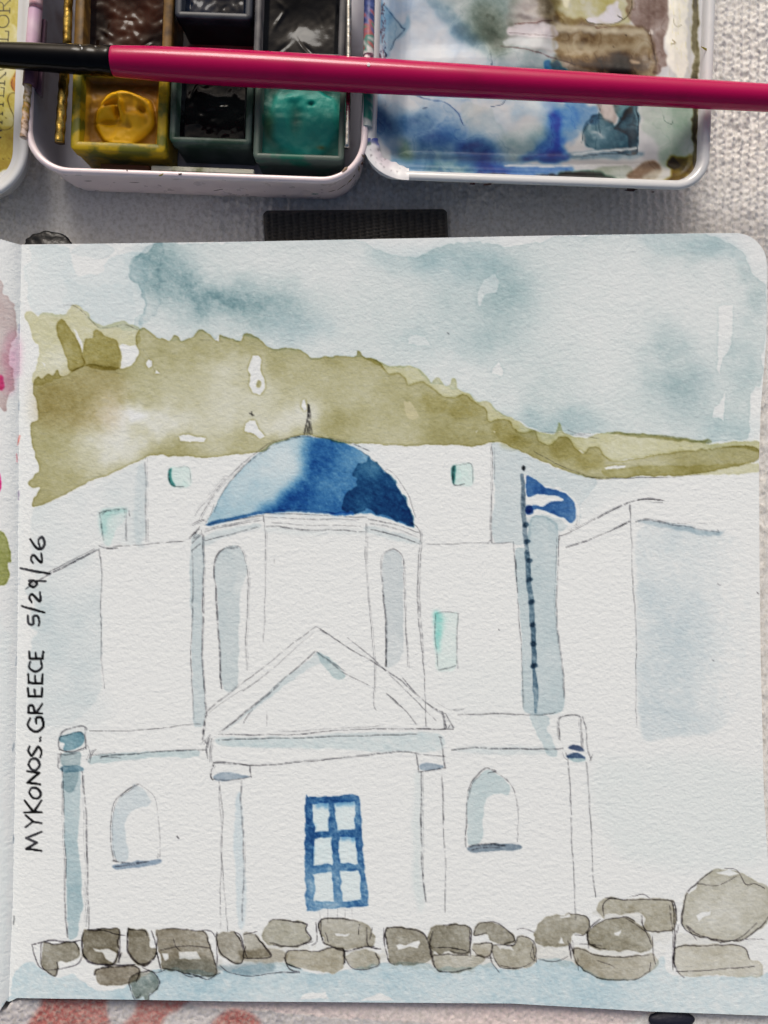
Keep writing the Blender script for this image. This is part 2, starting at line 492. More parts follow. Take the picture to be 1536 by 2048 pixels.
# pale ridge on the right
cv.wash([(725,712),(760,722),(780,732),(810,731),(836,738),(850,750),(862,765),(868,761),(876,755),(888,770),(900,770),(905,756),(912,758),(918,780),(940,790),(950,803),(975,805),(1000,825),(1024,838),(1060,858),(1110,868),(1118,845),(1128,866),(1135,868),(1170,876),(1200,866),(1230,864),(1290,868),(1340,875),(1400,880),(1418,878),(1418,888),(1510,883),(1519,891),(1516,903),(1450,893),(1390,899),(1340,905),(1240,920),(1208,912),(1200,895),(1176,896),(1165,908),(1150,895),(1140,880),(1120,876),(1100,891),(1080,880),(1072,862),(1052,866),(1030,860),(1010,840),(978,842),(970,820),(945,803),(930,790),(908,795),(885,790),(866,775),(842,763),(818,768),(812,757),(800,745),(782,749),(772,740)],
        (174,172,136), dens=.78, edge=.6, ew=3, rough=1.5, name="painted_hillside", holes=[[(1182,866),(1190,862),(1218,861),(1215,865),(1195,868)],[(1150,902),(1160,899),(1172,908),(1168,913),(1152,908)]])
cv.wash([(1230,864),(1330,871),(1400,879),(1418,876),(1418,886),(1345,880),(1240,870)], (130,130,96), dens=.6, edge=.2, rough=1.5)
cv.wash([(1205,940),(1240,938),(1300,932),(1390,930),(1505,926),(1517,932),(1514,944),(1430,949),(1330,951),(1230,954)], OLL, dens=.8, edge=.4, ew=3, rough=1.5, name="painted_hillside")
# dark bushes
DK = (142,134,84)
cv.wash([(114,652),(119,640),(124,639),(133,648),(144,668),(156,688),(165,712),(166,733),(140,742),(132,720),(122,690),(115,670)], DK, dens=.85, edge=.6, ew=3, rough=1.5, name="painted_tree")
cv.wash([(168,682),(175,676),(184,676),(186,664),(193,658),(200,662),(210,672),(225,676),(237,688),(240,735),(170,734)], DK, dens=.7, edge=.6, ew=3, rough=1.5, name="painted_tree")
for bx, by in [(1030,880),(1130,895),(1180,915),(870,800),(930,810),(1010,860)]:
    cv.wash([(bx-30,by+12),(bx-22,by-8),(bx,by-14),(bx+20,by-6),(bx+30,by+14),(bx,by+22)], (150,142,88), dens=.32, edge=.1, rough=4, soft=3)
cv.wash([(75,765),(120,755),(170,740),(240,740),(240,850),(170,860),(80,850)], (160,142,104), dens=.4, edge=.0, soft=14, rough=6)

# pale house walls and shadows
cv.wash([(72,1018),(110,1003),(160,980),(225,950),(285,925),(290,1000),(288,1082),(230,1090),(195,1095),(140,1125),(90,1150),(68,1150),(62,1090)], SH, dens=.34, edge=.12, rough=3, soft=1.5, name="painted_house", var=.35,
        blobs=[(100,1060,40,50,.5),(280,1020,12,60,.5),(150,1040,50,40,-.2)])
cv.wash([(272,960),(290,925),(291,1083),(276,1086),(270,1050)], SH, dens=.4, edge=.2, rough=2, soft=2)
cv.wash([(85,1165),(110,1147),(150,1122),(185,1103),(190,1115),(200,1125),(203,1200),(203,1340),(190,1400),(150,1440),(90,1450),(60,1430),(56,1330),(60,1290),(75,1262),(60,1250),(68,1200),(50,1185),(55,1172)], SH, dens=.6, edge=.18, rough=3, soft=1.5, name="painted_house",
        blobs=[(150,1200,60,60,.25),(140,1420,90,50,-.6),(110,1300,50,40,.2),(180,1260,20,30,.2)], var=.3)
cv.wash([(60,1400),(200,1380),(205,1450),(60,1470)], SH, dens=.25, edge=0, soft=14, rough=4)
cv.wash([(382,1080),(405,1078),(407,1150),(403,1240),(406,1350),(409,1440),(395,1454),(386,1440),(384,1300),(381,1180)], (170,185,193), dens=.8, edge=.25, ew=3, rough=1.5, name="painted_wall_shadow")
cv.wash([(408,1072),(460,1056),(515,1047),(518,1054),(470,1068),(440,1078),(425,1088),(408,1090)], SH, dens=.8, edge=.2, rough=1.5, soft=1.5)
cv.wash([(733,1052),(790,1066),(836,1080),(836,1090),(790,1082),(735,1064)], SH, dens=.7, edge=.2, rough=1.5, soft=1.5)
cv.wash([(535,1055),(640,1060),(730,1060),(730,1066),(640,1070),(535,1064)], SH, dens=.35, edge=.0, rough=1.5, soft=2)
archL = [(430,1130),(440,1105),(455,1094),(474,1093),(488,1108),(495,1140),(482,1180),(478,1240),(477,1320),(474,1374),(446,1376),(440,1300),(435,1200),(428,1150)]
cv.wash(archL, (172,185,192), dens=.78, edge=.15, rough=1.5, name="painted_arched_window", blobs=[(490,1190,14,80,-.5),(450,1110,20,20,.1)])
cv.wash([(766,1125),(776,1104),(792,1100),(806,1118),(807,1180),(806,1300),(790,1328),(774,1330),(770,1240),(765,1160)], (172,182,190), dens=.62, edge=.15, rough=1.5, name="painted_arched_window", blobs=[(790,1310,20,40,-.4)])
cv.wash([(440,1470),(500,1420),(560,1365),(620,1318),(634,1305),(648,1308),(662,1325),(640,1326),(625,1332),(590,1358),(540,1395),(490,1432)], SH, dens=.85, edge=.25, ew=3, rough=1.5, name="painted_roof_shadow")
cv.wash([(634,1304),(660,1317),(691,1347),(680,1358),(668,1353),(655,1340),(642,1326)], (160,182,188), dens=.85, edge=.25, ew=3, rough=1.5, name="painted_roof_shadow")
cv.wash([(437,1478),(520,1474),(650,1470),(760,1466),(876,1466),(881,1498),(800,1504),(700,1500),(640,1498),(520,1494),(445,1492)], (172,190,197), dens=.62, edge=.18, rough=1.5, soft=1.2, name="painted_lintel_shadow", streak=.05,
        blobs=[(780,1490,100,20,-.2),(520,1490,60,8,.3)])
# grey building behind the flag and the strip by the flagpole
flaghole = [(1046,948),(1060,950),(1085,970),(1120,976),(1146,995),(1158,1015),(1155,1045),(1140,1055),(1118,1036),(1085,1030),(1050,1036)]
cv.wash([(984,892),(992,886),(1002,887),(1060,912),(1120,938),(1192,957),(1180,985),(1160,1010),(1158,1040),(1135,1050),(1120,1062),(1100,1040),(1066,1038),(1058,1080),(1040,1090),(1015,1084),(990,1084),(986,1040),(990,990)], (178,190,197), dens=.7, edge=.22, rough=1.5, name="painted_house", holes=[flaghole],
        blobs=[(1130,960,60,20,.1),(1170,990,40,40,-.3)])
cv.wash([(1185,958),(1250,955),(1300,956),(1290,975),(1230,990),(1170,1030),(1160,1010)], SH, dens=.3, edge=.1, rough=3, soft=6)
cv.wash([(1033,1100),(1040,1095),(1052,1090),(1060,1040),(1080,1032),(1110,1042),(1118,1066),(1114,1120),(1112,1190),(1115,1250),(1122,1320),(1130,1400),(1122,1424),(1090,1428),(1058,1427),(1046,1412),(1044,1330),(1040,1233),(1031,1140)], (164,182,191), dens=.82, edge=.25, ew=3.5, rough=1.5, name="painted_wall_shadow",
        blobs=[(1095,1070,20,40,-.25),(1110,1380,30,50,.12)])
cv.wash([(1060,1430),(1096,1432),(1098,1446),(1092,1456),(1104,1480),(1116,1500),(1112,1512),(1094,1506),(1084,1484),(1072,1466)], (165,184,192), dens=.7, edge=.3, ew=3, rough=1.5)
cv.wash([(1275,1062),(1340,1052),(1436,1066),(1482,1090),(1500,1200),(1490,1330),(1470,1420),(1440,1455),(1400,1470),(1330,1476),(1300,1482),(1284,1470),(1276,1400),(1272,1250),(1276,1150)], (176,189,198), dens=.62, edge=.12, ew=3, rough=2, soft=2.5, name="painted_wall_shadow", var=.3, fill=.75,
        blobs=[(1480,1150,60,140,-.75),(1340,1300,90,120,.3),(1360,1440,80,40,.2),(1480,1380,40,120,-.6),(1300,1200,30,80,.2)], streak=.08)
cv.wash([(1272,1043),(1308,1042),(1350,1048),(1435,1064),(1450,1058),(1430,1072),(1350,1058),(1300,1050)], (150,170,184), dens=.8, edge=.2, rough=1.5, soft=1.2)
cv.wash([(1190,1530),(1260,1520),(1400,1510),(1530,1560),(1540,1700),(1420,1740),(1260,1720),(1195,1640)], (196,203,205), dens=.5, edge=.06, rough=6, soft=10)
cv.wash([(890,1320),(1030,1310),(1030,1420),(920,1425)], (196,203,205), dens=.2, edge=0, soft=18)

# teal windows
TE = (182,208,205)
for pts, bl, nm in [([(340,938),(352,935),(379,936),(380,970),(352,973),(342,962)], [(348,960,8,20,.8)], 1), ([(905,932),(914,929),(942,929),(943,968),(912,969),(905,960)], [(909,950,6,30,.7)], 1),
                    ([(868,1230),(885,1226),(905,1226),(916,1228),(912,1280),(913,1335),(880,1342),(872,1335),(870,1280)], [(876,1250,8,30,1.0),(900,1228,30,5,.5),(900,1290,14,50,-.2)], 1),
                    ([(200,1024),(225,1019),(252,1019),(250,1040),(232,1060),(220,1090),(208,1086),(204,1060)], [(210,1030,14,20,.9),(225,1080,14,20,.5),(245,1065,14,30,-.6)], 1)]:
    cv.wash(pts, TE, dens=.6, edge=.35, ew=3, rough=1.2, soft=1.2, name="painted_teal_window", blobs=bl)
cv.wash([(868,1228),(880,1226),(884,1240),(878,1300),(874,1300)], (80,170,162), dens=.4, edge=.2, soft=3, rough=1)
cv.wash([(199,1024),(250,1018),(250,1023),(214,1034),(212,1060),(206,1070)], (90,180,176), dens=.3, edge=.2, soft=3, rough=1)
cv.wash([(903,936),(910,933),(909,965),(904,962)], (60,110,110), dens=.75, edge=.2, soft=1, rough=1)
cv.wash([(338,942),(345,938),(344,958),(352,970),(346,972),(338,962)], (60,120,118), dens=.75, edge=.2, soft=1, rough=1)

# small grey accents of the church
cv.wash([(119,1473),(142,1466),(165,1464),(168,1480),(160,1492),(138,1500),(125,1500),(128,1488),(120,1484)], (104,138,150), dens=.95, edge=.3, ew=3, rough=1, name="painted_capital")
cv.wash([(124,1508),(158,1503),(160,1520),(156,1530),(126,1532)], (130,156,166), dens=.8, edge=.3, ew=3, rough=1)
cv.wash([(122,1533),(150,1530),(166,1536),(160,1543),(130,1544)], (98,128,142), dens=.8, edge=.3, ew=2, rough=1)
cv.wash([(127,1545),(156,1543),(150,1575),(142,1585),(130,1580)], (120,146,158), dens=.55, edge=.35, ew=2, rough=1)
cv.wash([(127,1545),(158,1542),(158,1620),(156,1700),(162,1760),(163,1810),(158,1850),(155,1872),(144,1880),(136,1872),(134,1800),(132,1700),(128,1620)], (150,176,187), dens=.75, edge=.25, ew=3.5, rough=1.5, name="painted_column", blobs=[(148,1790,20,50,.2),(142,1650,16,70,-.12)])
cv.wash([(183,1513),(230,1506),(300,1503),(390,1500),(398,1507),(390,1514),(330,1515),(260,1520),(182,1528)], (165,186,193), dens=.85, edge=.2, ew=3, rough=1.5, name="painted_ledge_shadow")
cv.wash([(905,1500),(960,1494),(1060,1494),(1110,1500),(1060,1508),(980,1508)], SH, dens=.6, edge=.1, rough=1.5, soft=2.5)
cv.wash([(228,1620),(238,1596),(255,1582),(270,1570),(288,1578),(300,1600),(296,1612),(272,1618),(256,1630),(250,1660),(256,1700),(252,1722),(232,1722),(224,1690),(225,1640)], (176,189,199), dens=.75, edge=.15, ew=3, rough=1.5, name="painted_arched_window")
cv.wash([(226,1730),(260,1724),(300,1720),(321,1718),(320,1726),(295,1732),(240,1738),(228,1737)], (120,138,156), dens=.75, edge=.25, ew=3, rough=1.2)
cv.wash([(934,1600),(945,1570),(960,1550),(975,1540),(1000,1552),(1018,1570),(1016,1588),(1000,1588),(982,1588),(972,1602),(966,1640),(966,1676),(955,1688),(938,1686),(934,1650)], (166,186,193), dens=.75, edge=.2, ew=3, rough=1.5, name="painted_arched_window")
cv.wash([(936,1694),(970,1688),(1036,1688),(1040,1698),(1000,1701),(946,1704)], (120,134,146), dens=.85, edge=.25, ew=3, rough=1.2)
for pts in ([(427,1552),(440,1546),(460,1546),(480,1548),(500,1553),(480,1556),(450,1561),(432,1560)], [(839,1531),(850,1526),(868,1526),(888,1533),(880,1538),(856,1540),(842,1538)]):
    cv.wash(pts, (140,158,178), dens=.95, edge=.3, ew=3, rough=1, name="painted_capital")
cv.wash([(1136,1495),(1156,1490),(1168,1500),(1150,1500)], (70,84,110), dens=.95, edge=.2, rough=1, name="painted_capital")
cv.wash([(1134,1512),(1148,1505),(1160,1507),(1171,1516),(1160,1516),(1140,1517)], (64,84,112), dens=.95, edge=.2, rough=1)
cv.wash([(1138,1517),(1168,1517),(1168,1522),(1150,1524)], (150,178,186), dens=.8, edge=.2, rough=1)
cv.wash([(473,1600),(484,1590),(486,1700),(492,1790),(488,1848),(478,1850),(472,1760),(468,1680)], (182,196,206), dens=.75, edge=.25, ew=3, rough=1.5, soft=1.2, name="painted_column")
cv.wash([(828,1560),(843,1552),(842,1700),(848,1800),(836,1820),(828,1760),(826,1650)], (190,200,203), dens=.65, edge=.15, ew=3, rough=2, soft=3)
# outlined but unpainted parts of the church
cv.cells([(408,1068),(530,1040),(733,1045),(838,1080),(852,1400),(778,1345),(634,1252),(520,1335),(410,1425),(405,1200)], "painted_drum")
cv.cells([(407,1440),(634,1252),(892,1432),(890,1458),(437,1468)], "painted_pediment")
cv.cells([(170,1500),(415,1500),(425,1525),(838,1506),(1130,1498),(1150,1830),(1000,1850),(300,1862),(180,1860)], "painted_facade")

# dome
dome = [(415,1047),(422,1030),(442,992),(467,955),(500,922),(533,895),(567,879),(600,872),(633,874),(675,880),(717,900),(750,927),(779,953),(800,984),(817,1017),(826,1046),(817,1053),(787,1042),(750,1032),(708,1027),(662,1026),(633,1021),(592,1020),(529,1022),(479,1033),(425,1048)]
cv.wash(dome, (136,176,198), dens=.9, edge=.5, ew=3, rough=1.5, name="painted_dome", fill=.9, var=.12, gran=.08, warp=18,
        blobs=[(560,915,50,50,-.45),(520,960,50,40,-.2),(440,1030,50,30,.35),(600,940,30,60,.2)])
cv.wash([(626,860),(690,870),(760,900),(840,1000),(840,1070),(700,1040),(560,1040),(520,1030),(560,1004),(584,985),(578,968),(604,950),(612,925),(612,900)], (50,102,152), dens=1.0, edge=.0, rough=9, soft=9, gran=.12, var=.2, fill=.95, clip=dome,
        blobs=[(700,910,40,24,-.12),(640,990,40,40,.1)])
cv.wash([(632,874),(675,880),(717,900),(750,927),(700,930),(690,980),(690,1024),(633,1019),(560,1020),(590,985),(615,950),(622,910)], (50,104,158), dens=.3, edge=.0, rough=9, soft=7, gran=.15, var=.3, fill=.9)
cv.wash([(708,938),(716,926),(737,922),(756,936),(782,958),(802,987),(818,1017),(826,1046),(817,1053),(787,1042),(752,1032),(717,1027),(694,1022),(684,1008),(696,988),(712,974),(716,962),(704,950)], (62,104,128), dens=.9, edge=.4, ew=4, rough=5, name=len(cv.names)-1, fill=.95,
        blobs=[(740,990,40,40,.15)])
cv.wash([(415,1047),(470,1033),(529,1022),(592,1019),(662,1024),(662,1028),(592,1024),(529,1027),(480,1037),(422,1051)], (24,66,118), dens=.6, edge=.2, rough=1.2)
cv.wash([(658,1026),(700,1024),(706,1030),(670,1031)], (36,90,150), dens=.9, edge=.1, rough=1)

# flag and pole
BL = (62,102,148)
nf = cv.newlab("painted_flag")
cv.wash([(1052,955),(1058,952),(1072,960),(1082,968),(1090,976),(1105,978),(1120,983),(1138,994),(1148,1008),(1150,1022),(1146,1042),(1138,1045),(1130,1036),(1118,1032),(1104,1026),(1090,1022),(1070,1020),(1054,1028),(1051,1016),(1066,1012),(1084,1014),(1102,1003),(1124,1002),(1126,998),(1110,991),(1081,988),(1068,990),(1053,993)], BL, dens=.92, edge=.35, ew=3, rough=1.2, name=nf, blobs=[(1065,975,14,16,.15),(1140,1020,14,20,.12)], var=.2)
cv.wash([(1051,1014),(1062,1012),(1066,1026),(1053,1029)], (30,60,110), dens=.6, edge=.2, rough=1)
np_ = cv.newlab("painted_flagpole")
pole = [(1044,950),(1045,990),(1047,1035),(1053,1105),(1060,1180),(1066,1260),(1068,1330),(1070,1370),(1073,1400),(1072,1424)]
cv.line(pole[:4], 9, (88,104,118), dens=.95, grain=.2, wob=.8, name=np_, taper=.2)
cv.line(pole[3:7], 11, (84,106,122), dens=1.0, grain=.2, wob=.8, name=np_, taper=.1)
cv.line(pole[6:], 12, (90,112,128), dens=.9, grain=.2, wob=.8, name=np_, taper=.6)
for kx, ky in [(1050,1050),(1053,1084),(1058,1122),(1060,1160),(1062,1204),(1066,1249),(1067,1288),(1068,1330)]:
    cv.wash([(kx-6,ky-1),(kx-2,ky-5),(kx+5,ky-4),(kx+7,ky+1),(kx+2,ky+5),(kx-5,ky+4)], (60,82,100), dens=.75, edge=.2, rough=1.2, name=np_)
cv.wash([(1043,936),(1047,931),(1051,936),(1047,941)], (40,44,50), dens=1, edge=.2, rough=.8, name=np_)

# blue window with six panes
winp = [(611,1600),(616,1594),(640,1595),(690,1591),(712,1591),(718,1600),(722,1645),(728,1720),(735,1800),(734,1814),(700,1814),(625,1821),(614,1812),(611,1740)]
panes = [[(623,1609),(656,1606),(658,1660),(630,1663)], [(668,1607),(707,1603),(709,1658),(673,1660)], [(631,1677),(664,1673),(666,1728),(629,1730)],
         [(678,1675),(711,1672),(715,1727),(679,1728)], [(627,1746),(664,1745),(668,1803),(630,1804)], [(682,1744),(720,1742),(723,1799),(685,1803)]]
cv.wash(winp, (62,104,144), dens=1.0, edge=.3, ew=3.5, rough=1.5, holes=panes, name="painted_window_frame", hr=1.8, var=.22, gran=.2, blobs=[(630,1660,20,60,.12),(665,1600,60,8,.25)])
for k, pn in enumerate(panes):
    cv.wash(pn, (184,206,214), dens=.62, edge=.1, rough=1, soft=1.2, name="painted_pane")
for (a, b) in [((628,1608),(655,1608)), ((670,1608),(706,1606)), ((680,1675),(710,1674)), ((626,1640),(628,1655)), ((630,1690),(630,1720))]:
    cv.wash([(a[0]-2,a[1]-4),(b[0]+2,b[1]-4),(b[0]-2,b[1]+9),((a[0]+b[0])/2,b[1]+4),(a[0]+3,a[1]+9)], (60,112,160), dens=.5, edge=.05, rough=2.5, soft=2.5, smooth=False)
for x in (640, 655, 675, 690, 705):
    cv.line([(x,1818),(x+.5,1845)], 1, dens=.25)

# water strip and stones
WB = (162,187,200)
cv.wash([(22,1992),(26,1955),(40,1938),(60,1922),(80,1936),(112,1958),(150,1950),(190,1976),(240,1978),(300,1945),(345,1938),(430,1945),(480,1936),(560,1925),(620,1945),(665,1945),(760,1925),(850,1925),(880,1937),(960,1932),(985,1925),(1000,1940),(1060,1936),(1090,1915),(1150,1925),(1200,1955),(1290,1955),(1318,1915),(1330,1925),(1350,1952),(1520,1950),(1560,1940),(1570,2060),(1300,2060),(800,2040),(20,2040)],
        WB, dens=.72, edge=.22, rough=2.5, name="painted_water", holes=[[(130,1930),(160,1925),(185,1940),(200,1966),(235,1973),(205,1976),(160,1960),(140,1945)], [(596,2001),(610,1988),(650,1985),(655,1998)], [(720,2001),(760,1986),(775,1992),(790,2001)]],
        blobs=[(400,1960,120,30,.55),(100,1960,60,30,-.2),(700,1960,120,30,.2),(1430,1990,160,50,-.35),(1060,1980,160,40,-.2),(860,1950,60,20,.15),(500,1980,80,20,.2)], var=.2, gran=.16, streak=.04)
RK = (128,122,110)
RL = (160,155,144)
rocks = [
 ([(83,1890),(90,1886),(110,1890),(146,1887),(158,1898),(157,1917),(135,1922),(115,1925),(117,1940),(108,1955),(97,1946),(86,1930)], RK, [[(96,1888),(112,1892),(118,1888),(104,1884)]]),
 ([(167,1868),(177,1860),(233,1860),(238,1887),(240,1910),(232,1926),(217,1931),(180,1923),(166,1907)], (118,110,97), [[(183,1896),(200,1900),(217,1898),(237,1908),(230,1927),(213,1920),(207,1907),(190,1904)]]),
 ([(258,1864),(264,1859),(290,1860),(297,1872),(302,1893),(313,1898),(311,1914),(293,1931),(270,1927),(257,1900)], (120,112,98), []),
 ([(313,1868),(328,1857),(400,1860),(417,1878),(427,1913),(433,1942),(415,1956),(380,1950),(325,1938),(322,1915)], (126,117,103), [[(358,1905),(393,1902),(402,1918),(360,1919)], [(323,1906),(338,1906),(340,1916),(330,1921)]]),
 ([(433,1868),(467,1863),(483,1883),(492,1916),(480,1927),(447,1913),(437,1897)], (124,116,104), []),
 ([(190,1950),(200,1937),(273,1933),(275,1962),(240,1968),(203,1967)], (116,106,92), []),
 ([(262,1958),(300,1945),(318,1962),(312,1985),(300,1990),(296,2004),(284,1992),(272,1994)], (138,138,132), []),
 ([(526,1864),(540,1846),(556,1840),(609,1844),(612,1862),(620,1880),(586,1894),(544,1891),(530,1884)], (138,132,118), []),
 ([(487,1866),(515,1870),(530,1892),(540,1912),(494,1917),(490,1890)], (136,130,118), []),
 ([(641,1842),(678,1836),(714,1844),(740,1856),(745,1890),(692,1898),(653,1890),(645,1870)], (140,133,119), [[(668,1866),(700,1867),(696,1872),(672,1872)]]),
 ([(576,1903),(620,1900),(683,1897),(687,1930),(664,1944),(600,1936),(572,1927)], (150,142,126), []),
 ([(692,1910),(721,1902),(752,1902),(757,1927),(728,1936),(700,1930)], RL, []),
 ([(770,1860),(784,1853),(837,1861),(860,1880),(866,1912),(834,1928),(788,1926),(774,1898)], (130,124,112), [[(790,1889),(815,1888),(838,1879),(843,1885),(838,1894),(812,1893),(797,1899)]]),
 ([(860,1857),(890,1852),(933,1853),(938,1877),(935,1909),(900,1905),(868,1902)], (118,111,97), []),
 ([(866,1910),(933,1912),(972,1917),(942,1938),(905,1947),(873,1936)], RL, []),
 ([(944,1868),(958,1844),(993,1849),(1026,1872),(1032,1886),(1010,1892),(983,1884),(974,1870),(955,1872)], (126,120,108), []),
 ([(944,1888),(983,1888),(979,1912),(954,1914)], (160,152,138), []),
 ([(985,1897),(1030,1892),(1040,1872),(1066,1882),(1072,1924),(1042,1938),(1002,1934)], RL, [[(990,1890),(1022,1892),(1030,1900),(1000,1898)]]),
 ([(1074,1856),(1094,1837),(1140,1826),(1178,1834),(1181,1850),(1174,1868),(1147,1867),(1136,1888),(1078,1892)], (138,131,117), [[(1118,1832),(1140,1827),(1142,1833),(1120,1836)], [(1116,1886),(1124,1874),(1130,1886)]]),
 ([(1178,1864),(1206,1842),(1244,1833),(1272,1842),(1293,1864),(1297,1900),(1250,1902),(1209,1900),(1179,1888)], (134,127,112), [[(1227,1866),(1243,1858),(1238,1873),(1230,1872)]]),
 ([(1147,1895),(1195,1907),(1244,1916),(1300,1909),(1316,1928),(1304,1944),(1265,1960),(1195,1957),(1157,1928)], (158,152,140), []),
 ([(1197,1815),(1213,1796),(1272,1800),(1338,1798),(1350,1822),(1349,1860),(1293,1860),(1286,1830),(1216,1827),(1207,1838)], (150,144,128), []),
 ([(1365,1846),(1370,1794),(1394,1764),(1424,1742),(1456,1738),(1489,1749),(1523,1767),(1540,1786),(1540,1834),(1518,1857),(1489,1878),(1440,1884),(1391,1868)], (152,146,132), [[(1392,1828),(1420,1822),(1418,1831),(1404,1836),(1396,1845)], [(1372,1780),(1394,1768),(1392,1776),(1378,1790)], [(1432,1744),(1460,1738),(1480,1748),(1460,1752)]]),
 ([(1352,1896),(1412,1888),(1482,1893),(1499,1917),(1520,1927),(1521,1952),(1440,1950),(1370,1952),(1351,1937)], (160,153,138), []),
]
for pts, c, hl in rocks:
    c = tuple(int(.65 * v + .35 * sum(c) / 3 + d_) for v, d_ in zip(c, (6, 6, 1)))
    cv.wash(pts, c, dens=random.uniform(.76, .92) * (.8 if pts[0][0] > 1340 else 1), edge=.6, ew=2.6, rough=2.4, holes=hl, name="painted_stone", var=.2, gran=.14, hr=1.5, blobs=[(random.choice(pts)[0], random.choice(pts)[1], 26, 14, -.3)])
cv.wash([(325,1925),(420,1920),(432,1945),(380,1955),(335,1942)], (110,120,120), dens=.4, edge=.1, soft=5, rough=4)
cv.wash([(440,1932),(540,1926),(545,1942),(500,1950),(450,1944)], (110,128,136), dens=.5, edge=.2, soft=2, rough=2)
cv.wash([(480,1902),(560,1900),(570,1920),(500,1924)], (150,145,132), dens=.7, edge=.2, soft=1.5, rough=2)

# loose grey wash that links the stones
for q in [[(160,1905),(330,1900),(430,1915),(440,1940),(330,1945),(230,1940)], [(480,1895),(700,1890),(760,1900),(755,1925),(600,1935),(490,1925)], [(760,1895),(990,1895),(1075,1905),(1070,1932),(900,1940),(780,1925)], [(1075,1885),(1300,1890),(1310,1920),(1160,1930),(1080,1915)], [(1190,1820),(1345,1815),(1345,1870),(1290,1880)], [(1360,1870),(1520,1880),(1520,1910),(1360,1900)]]:
    cv.wash(q, (178,176,168), dens=.32, edge=.35, rough=7, soft=1.5, ew=3, blobs=[(random.choice(q)[0], random.choice(q)[1], 40, 20, -.8) for _ in range(3)])
